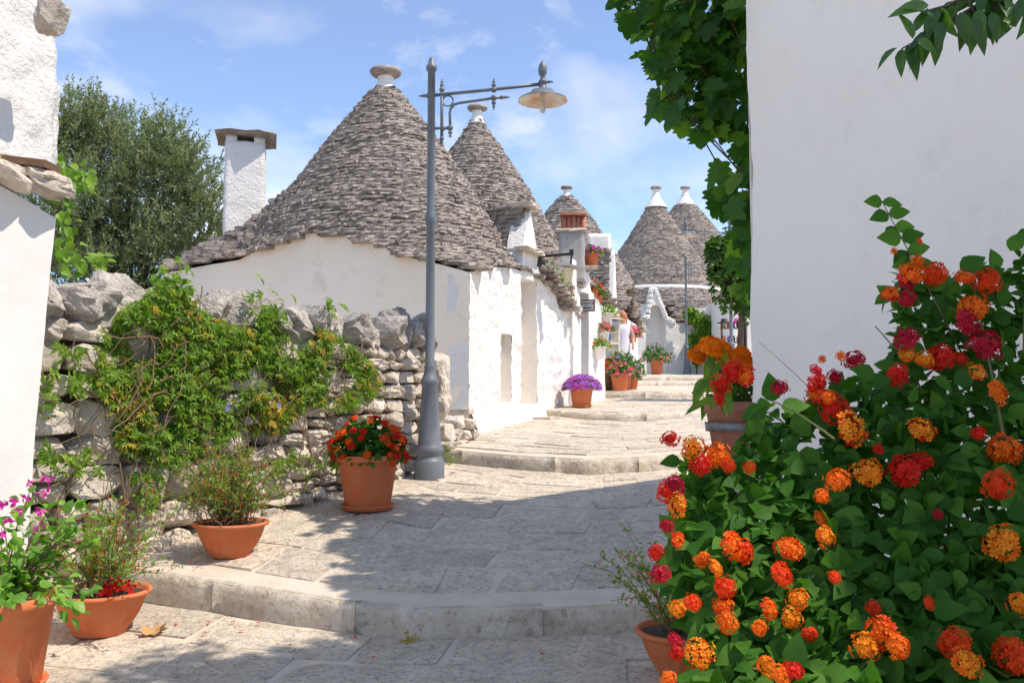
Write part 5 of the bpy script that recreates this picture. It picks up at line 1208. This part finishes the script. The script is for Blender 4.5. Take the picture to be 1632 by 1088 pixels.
# ------------------------------------------------------------------ big lantana shrub in the right foreground
def lantana():
    base = (1.25, 2.6, ground_z(1.25, 2.6)); t = thing('lantana_shrub', base, 'large lantana shrub with red and orange flower heads filling the right foreground', 'shrub')
    YB = 2.35
    poly = [(1125, 1100), (1118, 1020), (1108, 965), (1078, 930), (1060, 900), (1075, 840), (1095, 780), (1080, 730), (1130, 738), (1175, 742), (1206, 690), (1212, 655), (1236, 640), (1232, 668), (1262, 672), (1300, 640), (1340, 610), (1370, 625), (1425, 600), (1430, 520), (1420, 470), (1450, 430), (1500, 460), (1540, 440), (1590, 420), (1640, 400), (1720, 380), (1900, 420), (2000, 800), (1900, 1300), (1100, 1300)]
    N = 9500; q = poly_pts(N, poly); cx, cy = 1480, 1000
    ed = np.clip(np.array([min(math.hypot(a - b[0], c - b[1]) for b in poly) for a, c in q]) / 260, 0, 1)
    Yc = np.interp(q[:, 1], [400, 700, 1100, 1300], [2.95, 2.55, 1.95, 1.8]) + .0
    u = rng.random(N); off = np.where(u < .55, -rng.random(N) ** 2 * .1, rng.random(N) * .9) * (.35 + ed)
    pos = PN(q, Yc) ; pos[:, 1] += 0
    sc = (Yc + off * .9) / Yc
    pos = np.stack([pos[:, 0] + (sc - 1) * pos[:, 0] * .8, pos[:, 1] + off * .9, pos[:, 2] + (sc - 1) * pos[:, 2] * .8], -1)
    # thin out the loose upper part
    up = q[:, 1] < 640; keep = ~(up & (rng.random(N) < .2)); keep &= np.array([nz((a / 60, b / 60, 3), 1.0) > -.42 or b > 900 for a, b in q]); pos = pos[keep]; ed = ed[keep]; N = len(pos)
    ctr = np.array(P(1500, 1050, 2.9)); out = unit(pos - ctr)
    dd = unit(out * .6 + rv(N, .55) + np.array([-.1, -.1, -.45])); nn = unit(out * .4 + rv(N, .5) + np.array([-.15, -.55, .55]))
    leaves(t, T_ovate(.34, .07, .25), pos, dd, nn, rng.uniform(.042, .082, N), L_LANT, 300)
    # branches
    st = MB()
    def br(p0, p1, r=.006, sag=.1):
        a, b = Vector(p0), Vector(p1); m = (a + b) / 2 + Vector((0, 0, sag * (a - b).length)); st.tube([a * (1 - k) ** 2 + m * 2 * k * (1 - k) + b * k * k for k in np.linspace(0, 1, 7)], [r * (1 - .6 * k) for k in np.linspace(0, 1, 7)], 5, cap=False)
    for k in range(60):
        j = rng.integers(0, N); b0 = Vector((base[0] + random.gauss(.3, .25), base[1] + random.gauss(0, .2), base[2])); br(b0, pos[j], .009, random.uniform(.05, .3))
    br(P(1632, 760, 2.6), P(1405, 320, 2.9), .004, .02); br(P(1600, 700, 2.4), P(1545, 420, 2.9), .005, .02); br(P(1632, 560, 2.6), P(1640, 300, 2.8), .005, .05)
    br(P(1330, 700, 2.3), P(1235, 640, 2.5), .004, .05); br(P(1330, 660, 2.5), P(1210, 545, 2.6), .0015, .05); br(P(1480, 640, 2.6), P(1395, 520, 2.8), .004, .1)
    add('branches', st.mesh('branches', True), STEM, t, kind='stuff')
    # leafy upper shoot, leaf pairs along the stem
    sp = []; sd = []
    for i in range(20):   # pairs of leaves rooted on the shoot
        f = (i // 2) / 9.0; py = 322 + 175 * f; px = 1406 + 90 * f
        sp.append(P(px, py, 2.9 - .3 * (py - 320) / 440)); aa = R((200 if i % 2 else 15) + random.uniform(-35, 30)); sd.append((math.cos(aa), -.3, math.sin(aa) - .1))
    for (px, py, ang) in ((1560, 440, 20), (1530, 430, 30), (1590, 430, 110), (1610, 400, 60), (1620, 380, 20), (1600, 460, -100), (1245, 650, 10), (1232, 640, 100), (1265, 660, -60), (1220, 650, 200), (1255, 690, -80), (1215, 690, -90), (1206, 655, -100), (1198, 668, -80), (1300, 680, 45), (1380, 610, 10), (1395, 600, 160), (1490, 600, -40), (1520, 610, 30)):
        sp.append(P(px, py, 2.75 if py < 480 else 2.5)); sd.append((math.cos(R(ang)), -.25, math.sin(R(ang))))
    M_ = len(sp); leaves(t, T_ovate(.36, .06, .15), np.array([tuple(p) for p in sp]), np.array(sd), unit(rv(M_, .25) + np.array([-.2, -.9, .35])), rng.uniform(.055, .085, M_), L_LANT, M_)
    heads = [(1455, 437, 40, 'o'), (1490, 437, 38, 'or'), (1538, 442, 38, 'o'), (1573, 448, 40, 'or'), (1552, 490, 42, 'oo'), (1418, 468, 30, 'ro'), (1440, 452, 36, 'c'), (1445, 476, 28, 'c'), (1540, 515, 46, 'c'), (1570, 550, 54, 'c'), (1445, 540, 38, 'c'), (1447, 566, 28, 'yo'), (1473, 573, 32, 'yo'), (1500, 570, 46, 'r'), (1430, 597, 36, 'r'), (1555, 593, 30, 'yo'), (1588, 625, 48, 'oo'), (1532, 572, 20, 'r'), (1300, 590, 22, 'c'), (1302, 612, 34, 'r'), (1300, 630, 30, 'ro'), (1310, 572, 14, 'oo'), (1340, 567, 18, 'oo'), (1362, 575, 34, 'c'), (1243, 618, 30, 'c'), (1330, 600, 24, 'c'), (1330, 652, 44, 'r'), (1320, 635, 28, 'ro'), (1355, 683, 58, 'ry'), (1468, 685, 46, 'ry'), (1462, 415, 24, 'oo'), (1425, 400, 12, 'oo'), (1465, 384, 14, 'or'), (1600, 718, 52, 'o'), (1590, 772, 44, 'or'), (1383, 753, 48, 'yo'), (1335, 765, 40, 'oo'), (1440, 752, 52, 'r'), (1468, 735, 40, 'r'), (1310, 790, 28, 'oo'), (1308, 825, 24, 'oo'), (1315, 855, 38, 'yo'), (1257, 875, 48, 'o'), (1245, 915, 38, 'or'), (1225, 970, 36, 'o'), (1272, 955, 34, 'yo'), (1262, 985, 34, 'yo'), (1600, 865, 62, 'yo'), (1395, 970, 30, 'or'), (1405, 1005, 56, 'o'), (1380, 1030, 46, 'yo'), (1430, 1030, 48, 'oo'), (1520, 1025, 46, 'or'), (1540, 1055, 48, 'yo'), (1612, 1045, 60, 'or'), (1628, 962, 40, 'yo'), (1068, 700, 30, 'r'), (1105, 715, 36, 'ry'), (1140, 725, 42, 'oo'), (1160, 742, 30, 'or'), (1118, 742, 34, 'r'), (1064, 785, 36, 'r'), (1080, 805, 38, 'ry'), (1075, 775, 40, 'c'), (1080, 860, 30, 'ro'), (1062, 838, 24, 'c'), (1045, 880, 32, 'r'), (1052, 915, 36, 'c'), (1165, 868, 42, 'o'), (1185, 878, 34, 'or'), (1120, 892, 32, 'oo'), (1140, 905, 34, 'yo'), (1155, 935, 36, 'or'), (1152, 965, 40, 'o'), (1158, 992, 36, 'oo'), (1080, 968, 28, 'yo'), (1103, 960, 32, 'or'), (1076, 1020, 24, 'c'), (1078, 1040, 26, 'r'), (1115, 1040, 42, 'ry'), (1066, 1082, 28, 'oo'), (1222, 1060, 30, 'yo'), (1245, 1075, 34, 'oo'), (1265, 1068, 36, 'r'), (1168, 592, 40, 'r'), (1150, 612, 30, 'r'), (1188, 600, 34, 'ro'), (1146, 636, 24, 'r'), (1195, 745, 20, 'ro'), (1400, 715, 18, 'r'), (1210, 1000, 28, 'oo'), (1290, 1010, 30, 'or'), (1330, 920, 22, 'or'), (1480, 960, 20, 'or'), (1560, 690, 22, 'r'), (1495, 820, 16, 'c')]
    for (px, py, s, k) in heads:
        Y = float(np.interp(py, [400, 700, 1100], [2.8, 2.42, 1.82])) - .02 + random.uniform(-.05, .05); p = P(px, py, Y)
        put_head(t, p, (random.gauss(-.15, .55), -1, random.gauss(.55, .5)), s * random.uniform(.40, .53) * Y / F, k)
        if py < 620: br(p + Vector((0, .02, 0)), p + Vector((random.uniform(-.02, .05), .06, -.12)), .002, 0)
lantana()

# ------------------------------------------------------------------ grapevine hanging at the house corner
def grapevine():
    b = RC + BD * .35; t = thing('grapevine', (b.x - .2, b.y + .1, ground_z(b.x, b.y)), 'dark green grapevine hanging down at the corner of the tall white house', 'vine')
    poly = [(985, -10), (1000, 40), (1030, 62), (1038, 120), (1034, 160), (1075, 192), (1115, 215), (1160, 208), (1168, 235), (1140, 268), (1133, 330), (1150, 352), (1165, 340), (1172, 400), (1168, 440), (1185, 470), (1215, 480), (1230, 0), (1230, -120), (1060, -150), (965, -100)]
    N = 1050; q = poly_pts(N, poly); Y = 6.55 + rng.uniform(-.25, .5, N); pos = PN(q, Y)
    keep = rng.random(N) > np.where(q[:, 1] > 215, .38, .0); pos = pos[keep]; N = len(pos)
    dd = unit(rv(N, .4) + np.array([-.35, -.1, -.9])); nn = unit(rv(N, .42) + np.array([-.45, -.75, .45]))
    leaves(t, GRAPE, pos, dd, nn, rng.uniform(.07, .19, N), L_GRAPE, 300)
    M2 = 900; w = rng.uniform(-.2, 3.4, M2); tp = np.stack([RC.x + WD.x * w + .08 - rng.random(M2) ** 1.6 * .30, RC.y + WD.y * w + rng.normal(0, .12, M2), rng.uniform(3.5, 3.95, M2)], -1)
    tp = tp[np.array([nz(p, 2.6) > -.1 for p in tp])]; M2 = len(tp)
    leaves(t, GRAPE, tp, unit(rv(M2, .5) + np.array([-.6, 0, -.4])), unit(rv(M2, .5) + np.array([-.2, 0, .9])), rng.uniform(.1, .18, M2), L_GRAPE, rest='unseen_roof_edge_foliage')  # unseen leaves added along the roof edge to break up its cast shadow
    st = MB()
    for k in range(40):
        i, j = rng.integers(0, N, 2); a, c = Vector(pos[i]), Vector(pos[j])
        if (a - c).length < 1.2: st.tube([a, (a + c) / 2 + Vector((0, .05, .05)), c], .006, 4, cap=False)
    st.tube([(b.x - .05, b.y + .12, ground_z(b.x, b.y) - .1), (b.x, b.y + .15, 0.5), (b.x - .1, b.y + .1, 1.6), (b.x - .2, b.y, 2.8), (b.x - .5, b.y - .1, 3.6)], [.05, .045, .04, .035, .02], 7)
    for (a, c) in (((1200, 150), (1160, 330)), ((1195, 250), (1150, 300)), ((1205, 330), (1165, 350))): st.tube([P(*a, 6.7), P((a[0] + c[0]) / 2, (a[1] + c[1]) / 2 + 12, 6.6), P(*c, 6.6)], .006, 4, cap=False)
    add('stem', st.mesh('stem', True), BARK, t, kind='stuff')
grapevine()

# ------------------------------------------------------------------ tree overhanging from the upper right
def overhang():
    base = (2.72, 2.5, -1.4); t = thing('overhanging_tree', base, 'tree with long glossy leaves whose drooping twigs hang in at the top right corner', 'tree')
    st = MB(); st.tube([(2.72, 2.5, -1.5), (2.62, 2.5, 0.5), (2.3, 2.6, 2.4), (2.25, 2.9, 3.8), (2.2, 3.3, 4.8)], [.06, .055, .05, .04, .02], 7)
    tw = [[(1632, -60), (1590, -10), (1530, 25), (1480, 55), (1437, 78)], [(1640, -80), (1580, -30), (1510, 10), (1470, 20)], [(1650, -60), (1600, 5), (1560, 30)], [(1600, -60), (1540, -10), (1560, 40)], [(1680, -60), (1640, 10), (1630, 20)]]
    pos = []; dr = []
    for w in tw:
        pts = [P(a, b, 2.2 + .02 * k) for k, (a, b) in enumerate(w)]; pts = [Vector((2.3, 2.55, 2.3))] + pts; st.tube(pts, [.015, .007, .006, .005, .003, .002][:len(pts)], 5, cap=False)
        for a, c in zip(pts[1:], pts[2:]):
            for k in range(5): f = random.random(); pos.append(tuple(a.lerp(c, f))); dr.append((random.gauss(-.2, .6), random.gauss(-.1, .4), random.gauss(-.8, .4)))
    for (px, py, ang) in ((1430, 76, 215), (1437, 78, 262), (1462, 62, -35), (1455, 62, 110), (1460, 50, 70), (1500, 35, -100), (1490, 30, 150), (1480, 8, 190), (1530, 20, -80), (1550, 30, -70), (1560, 15, -95), (1580, 20, -80), (1600, 0, -60), (1625, 0, -100)):
        pos.append(tuple(P(px, py, 2.18))); dr.append((math.cos(R(ang)), -.1, math.sin(R(ang))))
    N = len(pos); leaves(t, T_ovate(.2, .07, .28), np.array(pos), np.array(dr), unit(rv(N, .4) + np.array([-.2, -.8, .5])), rng.uniform(.06, .10, N), L_BRANCH, N)
    # crown above the frame
    pc, d = ell_points(4200, (2.35, 3.2, 4.5), (.95, .75, .5), False, .6); p2, d2 = ell_points(800, (2.5, 1.7, 4.3), (.7, .7, .6), False, .6)
    pc = np.concatenate([pc, p2]); d = np.concatenate([d, d2]); pc = pc[np.array([nz(p, 2.2) > -.22 for p in pc])]; N = len(pc)
    leaves(t, T_ovate(.24, .07, .25), pc, unit(rv(N) + np.array([0, 0, -.6])), unit(rv(N, .6) + np.array([0, 0, 1])), rng.uniform(.08, .13, N), L_BRANCH, rest='crown')
    for k in range(18): p = pc[rng.integers(0, N)]; st.tube([(2.25, 3.0, 4.0), (2.25, 3.1, 4.4), tuple(p)], [.02, .012, .004], 4, cap=False)
    add('trunk', st.mesh('trunk', True), BARK, t)
overhang()

# ------------------------------------------------------------------ trees and other greenery
def tree_crown(t, blobs, per, T, size, mat, droop=.2, name='crown', jitter=.5, up=.4):
    ps = []; ds = []
    for (c, r) in blobs:
        p, d = ell_points(per, c, r, False, .45); ps.append(p); ds.append(d)
    p = np.concatenate(ps); d = np.concatenate(ds); N = len(p)
    leaves(t, T, p, unit(d * .6 + rv(N, jitter) + np.array([0, 0, up])), unit(d * .5 + rv(N, .6) + np.array([0, 0, .5])), size * rng.uniform(.7, 1.3, N), mat, rest=name)
def olive():
    c0 = P(215, 430, 16.0); t = thing('olive_tree', (c0.x, 16, -.3), 'grey green olive tree behind the dry stone wall at left', 'tree')
    tr = MB(); b = Vector((c0.x, 16, -.4)); tr.tube([b, b + Vector((.1, 0, 1.2)), b + Vector((0, 0, 2.2))], [.28, .22, .18], 9)
    rnd = random.Random(5); tips = []
    clusters = [(130, 210, 60), (105, 260, 60), (170, 250, 70), (120, 330, 70), (200, 240, 55), (245, 250, 60), (235, 320, 90), (180, 360, 80), (300, 300, 60), (320, 340, 50), (280, 380, 70), (220, 420, 80), (130, 400, 70), (330, 380, 40), (310, 430, 50), (270, 270, 40), (95, 200, 40), (150, 200, 40), (255, 225, 35), (160, 440, 60), (290, 255, 35), (60, 300, 80), (60, 400, 80), (30, 250, 60)]
    ps = []; dirs = []
    for (px, py, rr) in clusters:
        Yc = 16 + rnd.uniform(-.6, .8); c = P(px, py, Yc); rad = rr * Yc / F; tips.append(c)
        n = int(150 * (rr / 60) ** 2)
        for k in range(n):      # twigs within the cluster, leaves along each twig
            o = Vector(unit(rng.normal(size=3))) * rad * (rnd.random() ** .5) * 1.02; s = c + o; dv = (o.normalized() * .6 + Vector((rnd.gauss(0, .35), rnd.gauss(0, .35), .75 + rnd.gauss(0, .3)))).normalized(); ln = rnd.uniform(.22, .48)
            for j in range(30): f = (j + rnd.random()) / 30; ps.append(tuple(s + dv * ln * f)); dirs.append(tuple(dv * .7 + Vector((rnd.gauss(0, .6), rnd.gauss(0, .6), rnd.gauss(0, .6)))))
    for c in tips: tr.tube([b + Vector((0, 0, 1.8)), (b + Vector((0, 0, 2.4)) + c) / 2 + Vector((0, 0, -.2)), c], [.04, .02, .005], 5, cap=False)
    add('trunk', tr.mesh('trunk', True), BARK, t)
    N = len(ps); leaves(t, T_lance(.14), np.array(ps), np.array(dirs), unit(rv(N) + np.array([.2, -.3, .5])), rng.uniform(.06, .10, N), L_OLIVE, rest='crown', smooth=False)
olive()
def lime_creeper():
    c = P(110, 380, 6.6); t = thing('creeper', (c.x, 6.6, .5), 'bright yellow green creeper between the left house and the olive tree', 'vine')
    q = np.concatenate([np.stack([rng.normal(100, 9, 70), rng.uniform(255, 415, 70)], -1), np.stack([rng.uniform(95, 145, 46), rng.normal(285, 12, 46)], -1), np.stack([rng.uniform(95, 170, 50), rng.normal(415, 9, 50)], -1), np.stack([rng.uniform(240, 300, 40), rng.normal(450, 9, 40)], -1)])
    pos = PN(q, rng.uniform(6.3, 6.9, len(q))); N = len(pos); leaves(t, OVATE, pos, unit(rv(N, .5) + np.array([.2, 0, -.5])), unit(rv(N, .4) + np.array([.4, -.6, .6])), rng.uniform(.06, .10, N), L_LIME, 120)
    st = MB(); st.tube([P(98, 420, 6.6), P(102, 340, 6.6), P(96, 260, 6.6)], .006, 5); st.tube([P(98, 420, 6.6), P(140, 418, 6.5), P(180, 425, 6.4)], .005, 5); add('stem', st.mesh('stem', True), STEM, t)
lime_creeper()
def street_tree():
    x = P(1182, 560, 16.2).x; gz = ground_z(x, 16.2); t = thing('slim_tree', (x, 16.2, gz), 'slim young tree with rounded crown beside the white house at right', 'tree')
    tr = MB(); tr.tube([(x, 16.2, gz - .1), (x - .02, 16.2, gz + 1.0), (x + .02, 16.2, 1.7), (x - .1, 16.2, 2.4)], [.07, .06, .05, .02], 8)
    bl = []
    for (px, py, r) in ((1165, 420, 34), (1150, 405, 26), (1185, 440, 36), (1175, 470, 34), (1160, 450, 30), (1195, 490, 24), (1190, 400, 30), (1210, 450, 34), (1145, 430, 16), (1138, 395, 10), (1170, 385, 18)): p = P(px, py, 16.2 + random.uniform(-.3, .3)); bl.append((tuple(p), (r * 16.2 / F,) * 3)); tr.tube([(x, 16.2, 1.6), ((x + p.x) / 2, 16.2, (1.6 + p.z) / 2 + .05), tuple(p)], [.03, .02, .008], 5, cap=False)
    add('trunk', tr.mesh('trunk', True), BARK, t); tree_crown(t, bl, 210, OVATE, .11, L_FIG, up=-.2)
street_tree()
def far_vine():
    t = thing('climbing_vine', (P(1110, 590, 31.9).x, 31.9, .9), 'lime green vine climbing the far white wall behind the third lamp', 'vine'); bl = []
    for (px, py, r) in ((1105, 505, 12), (1118, 515, 14), (1130, 520, 15), (1112, 535, 12), (1105, 545, 10), (1108, 560, 9), (1098, 500, 8), (1125, 535, 10), (1140, 515, 9), (1112, 575, 7)): bl.append((tuple(P(px, py, 31.8)), (r * 31.8 / F, .15, r * 31.8 / F)))
    tree_crown(t, bl, 170, OVATE, .13, L_LIME, up=-.2, name='foliage'); x = P(1110, 590, 31.9).x
    add('stem', MB().tube([(x, 31.9, .8), (x + .05, 31.95, 2.0), (x - .1, 31.95, 3.4)], .025, 6).mesh('stem', True), BARK, t)
far_vine()
def eave_plant():
    q = alley(3.6, .05); t = thing('roof_plant', (q.x, q.y, 1.6), 'dry pinkish wild plant growing on the low stone eave by the chimney', 'plant')
    pp = np.concatenate([np.array([alley(u, random.uniform(-.1, .15)).to_3d() for u in rng.uniform(3.0, 4.0, 160)])]); u = np.array([(Vector((p[0], p[1])) - A0).dot(UD) for p in pp]); pp[:, 2] = np.array([ztop_alley(k) for k in u]) + .1 + rng.random(160) * .32
    leaves(t, LEAFLET, pp[:90], unit(rv(90) + np.array([0, 0, .8])), unit(rv(90)), rng.uniform(.06, .12, 90), L_LIME, rest='foliage'); leaves(t, LEAFLET, pp[90:], unit(rv(70) + np.array([0, 0, .8])), unit(rv(70)), rng.uniform(.05, .1, 70), petal('dusty_pink', (.42, .16, .13), (.36, .22, .16)), rest='dry_blossoms')
    stems(t, np.stack([pp[:60, 0], pp[:60, 1], pp[:60, 2] - .2], -1), pp[:60], .005, DRYSTEM)
eave_plant()
def weed():
    x, y = P(712, 720, 9.55).x, 9.55; z = ground_z(x, y); t = thing('weed', (x, y, z), 'small green weed at the foot of the nearest lamp by the step', 'plant'); mound(t, (x, y, z), (.07, .07, .22), 90, .04, L_PASS, LEAFLET)
    x, y = P(655, 1000, 4.98).x, 4.98; z = ground_z(x, y); t = thing('weed', (x, y, z), 'tiny reddish weed growing at the foot of the first step', 'plant'); mound(t, (x, y, z), (.04, .03, .06), 40, .03, L_PASSY, LEAFLET)
weed()

# ------------------------------------------------------------------ display rack, person, goods
def display():
    x, y = P(975, 590, 18.9).x, 18.9; z = ground_z(x, y); t = thing('display_rack', (x, y, z), 'white framed postcard display rack with straw hat on top', 'display rack'); W = .16
    mb = MB()
    for dx in (-W, W): mb.box((x + dx, y, z + .71), (.03, .03, 1.42))
    for dz in (.45, .95, 1.40): mb.box((x, y, z + dz), (2 * W - .035, .03, .035))
    add('frame', mb.mesh('frame'), WHITE_SMOOTH, t); add('back_panel', MB().box((x, y + .03, z + .92), (2 * W - .03, .02, .98)).mesh('back_panel'), WHITE_SMOOTH, t)
    cols = [plain_mat('card_' + n, c, .4) for n, c in (('teal', (.12, .35, .38)), ('blue', (.14, .25, .5)), ('cream', (.6, .52, .36)), ('grey', (.4, .42, .45)))]
    for r_ in range(5):
        for c_ in range(2): add('postcard', MB().box((x - .065 + c_ * .13, y - .0, z + .54 + r_ * .185 + .005 * c_), (.10, .008, .14)).mesh('postcard'), cols[(r_ * 3 + c_ * 2 + r_ * c_) % 4], t)
    h = P(980, 508, 18.9); hh = thing('straw_hat', tuple(h), 'straw hat resting on the postcard display rack', 'hat'); add('hat', MB().lathe([(.0, .13), (.07, .125), (.10, .09), (.105, .02), (.2, -.01), (.21, -.03), (.1, .0)], (0, 0, 0), 20).mesh('hat', True), plain_mat('straw', (.62, .50, .30), .8, c2=(.5, .38, .2), scale=60), hh, Matrix.Translation(h))
    add('ribbon', MB().lathe([(.107, .022), (.107, .05)], (0, 0, 0), 20).mesh('ribbon'), cols[1], hh, Matrix.Translation(h))
    s = P(975, 514, 18.85); sc = thing('folded_scarf', tuple(s), 'blue and white scarf draped under the straw hat', 'scarf'); V_, Q_ = rock(77, 6, 2.2, .3, 2.5, .2); add('scarf', MB().add(V_ * np.array([.26, .16, .14]) + np.array(s), Q_).mesh('scarf', True), plain_mat('scarf_cloth', (.2, .28, .6), .9, c2=(.7, .7, .75), scale=22), sc)
display()
def person():
    x, y = P(993, 600, 19.6).x, 19.6; z = ground_z(x, y); t = thing('person', (x, y, z), 'person with long reddish hair in pale lilac top standing at the display rack', 'person')
    skin = plain_mat('skin', (.55, .33, .24), .5, bmp=0); top = plain_mat('lilac_top', (.72, .70, .80), .8); trou = plain_mat('white_shorts', (.75, .73, .72), .8); hair = plain_mat('red_hair', (.42, .14, .07), .6, c2=(.55, .22, .12), scale=40)
    S = 1.62 / 1.62
    def loft(rings, seg=14):   # (z, cx, cy, rx, ry)
        V = []; Q = []
        for (zz, cx, cy, rx, ry) in rings:
            for k in range(seg): a = 2 * math.pi * k / seg; V.append((x + cx + rx * math.cos(a), y + cy + ry * math.sin(a), z + zz))
        for i in range(len(rings) - 1):
            for k in range(seg): k2 = (k + 1) % seg; Q.append((i * seg + k, i * seg + k2, (i + 1) * seg + k2, (i + 1) * seg + k))
        return V, Q
    # one continuous body from the Skin modifier
    J = [((0, 0, .90), .13, -1), ((0, 0, 1.10), .115, 0), ((0, 0, 1.28), .135, 1), ((0, 0, 1.38), .06, 2), ((0, -.01, 1.50), .085, 3), ((0, -.01, 1.60), .07, 4),
         ((.15, 0, 1.32), .055, 2), ((.22, -.04, 1.08), .042, 6), ((.20, -.16, .90), .03, 7), ((.19, -.20, .82), .032, 8), ((-.15, 0, 1.32), .055, 2), ((-.25, .06, 1.12), .042, 10), ((-.30, .22, 1.2), .03, 11), ((-.31, .28, 1.22), .032, 12),
         ((.085, 0, .82), .095, 0), ((.09, -.01, .48), .062, 14), ((.09, .02, .08), .04, 15), ((.10, -.12, .03), .035, 16), ((-.085, 0, .82), .095, 0), ((-.10, .03, .48), .062, 18), ((-.10, .05, .08), .04, 19), ((-.10, -.09, .03), .035, 20)]
    me = bpy.data.meshes.new('body'); me.from_pydata([(x + a[0], y + a[1], z + a[2]) for a, r, p in J], [(p, i) for i, (a, r, p) in enumerate(J) if p >= 0], []); ob = add('body', me, skin, t)
    md = ob.modifiers.new('skin', 'SKIN'); sv = me.skin_vertices[0].data
    for i, (a, r, p) in enumerate(J): sv[i].radius = (r, r * (.8 if i < 3 else 1)); sv[i].use_root = (i == 0)
    ob.modifiers.new('sub', 'SUBSURF').levels = 2; ob.modifiers['sub'].render_levels = 2
    V, Q = loft([(.93, 0, 0, .165, .125), (1.02, 0, 0, .15, .115), (1.12, 0, 0, .14, .11), (1.25, 0, 0, .175, .125), (1.34, 0, 0, .17, .10), (1.38, 0, 0, .09, .08)]); add('top', MB().add(V, Q).mesh('top', True), top, t)
    V, Q = loft([(.60, 0, 0, .21, .15), (.75, 0, 0, .20, .15), (.95, 0, 0, .158, .122)]); add('shorts', MB().add(V, Q).mesh('shorts', True), trou, t)
    V, Q = loft([(1.20, 0, .09, .04, .02), (1.28, 0, .09, .10, .05), (1.40, 0, .05, .105, .075), (1.52, 0, .01, .105, .105), (1.62, 0, 0, .085, .09), (1.67, 0, 0, .03, .03)]); add('hair', MB().add(V, Q).mesh('hair', True), hair, t)
    V, Q = loft([(.88, -.14, -.1, .07, .05), (.98, -.14, -.1, .075, .05), (1.03, -.14, -.1, .03, .03)]); add('waist_bag', MB().add(V, Q).mesh('waist_bag', True), BLACKM, t)
person()
p = P(1013, 592, 26.5); bt = thing('stone_bench', (p.x, 26.5, ground_z(p.x, 26.5)), 'low whitewashed stone block beside the arched doorway pot', 'bench'); rough_box('block', (p.x, 26.5, ground_z(p.x, 26.5) + .18), (.34, .3, .42), .2, WHITE, bt, amp=.02)
def shop_stand():
    x, y = P(1165, 570, 25.5).x, 25.5; z = ground_z(x, y); t = thing('souvenir_stand', (x, y, z), 'wooden souvenir stand with small goods beyond the marigolds', 'stand'); mb = MB()
    for dx in (-.25, .25): mb.box((x + dx, y, z + .75), (.05, .05, 1.5))
    add('frame', mb.mesh('frame'), WOOD, t)
    for k in range(3): add('shelf', MB().box((x, y - .05, z + .55 + .4 * k), (.56, .3, .03)).mesh('shelf'), WOOD, t)
    for k in range(8):
        m = [TERRA, PURPLE, BLACKM, TERRA_OLD, GREYPL][k % 5]; add('small_vase', MB().lathe([(0, 0), (.04, 0), (.055, .08), (.03, .15), (.04, .17)], (x - .2 + (k % 4) * .13, y - .08, z + .565 + .4 * (k // 4 + 1)), 10).mesh('small_vase', True), m, t)
    for k in range(2): add('dark_hat', MB().lathe([(0, .1), (.08, .09), (.1, 0), (.2, -.02), (.2, -.03)], (x - .2 + .36 * k, y - .1, z + 1.52), 14).mesh('dark_hat', True), [BLACKM, MAGENTA][k], t)
shop_stand()
def petals():
    pts = []
    for (px, py, sp, n) in ((260, 985, 60, 7), (380, 960, 70, 3), (600, 810, 60, 4), (500, 1010, 160, 4), (800, 990, 120, 2)):
        for _ in range(n):
            X = P(px + random.gauss(0, sp), py, 5).x; Y = {985: 5.0, 960: 5.1, 810: 7.1, 1010: 4.7, 990: 4.75}[py] + random.gauss(0, .2); pts.append((X, Y, ground_z(X, Y) + .010))
    n = len(pts); o = add('fallen_petals', MB().inst(T_flower(2, .016, .004), np.array(pts), frames(rv(n) * np.array([1, 1, .1]), unit(rv(n, .2) + np.array([0, 0, 1]))), rng.uniform(.6, 1.3, n)).mesh('fallen_petals'), RED); tag(o, 'scattered small red petals on the paving', 'petals', kind='stuff')
petals()
def litter():
    x, y = P(252, 1004, 5.12).x, 5.12; z = ground_z(x, y) + .012; t = thing('dry_leaf', (x, y, z), 'curled dry brown leaf on the paving beside the front bowl', 'leaf'); T = T_grape(); V = T[0] * .13; V[:, 2] = np.abs(V[:, 0]) * .5 + .02 * np.sin(V[:, 1] * 60); add('blade', MB().add(V + np.array([x - .02, y - .05, z]), T[1]).mesh('blade', True), plain_mat('dry_leaf_tan', (.52, .30, .12), .8), t)
    x, y = P(725, 744, 9.3).x, 8.95; z = ground_z(x, y) + .012; t = thing('fallen_petal', (x, y, z), 'single magenta petal on the paving right of the nearest lamp', 'petal'); add('petal', MB().inst(T_flower(3, .03, .012), np.array([[x, y, z]]), frames(np.array([[1., 0, 0]]), np.array([[0, 0, 1.]])), [1]).mesh('petal'), MAGENTA, t)
litter()
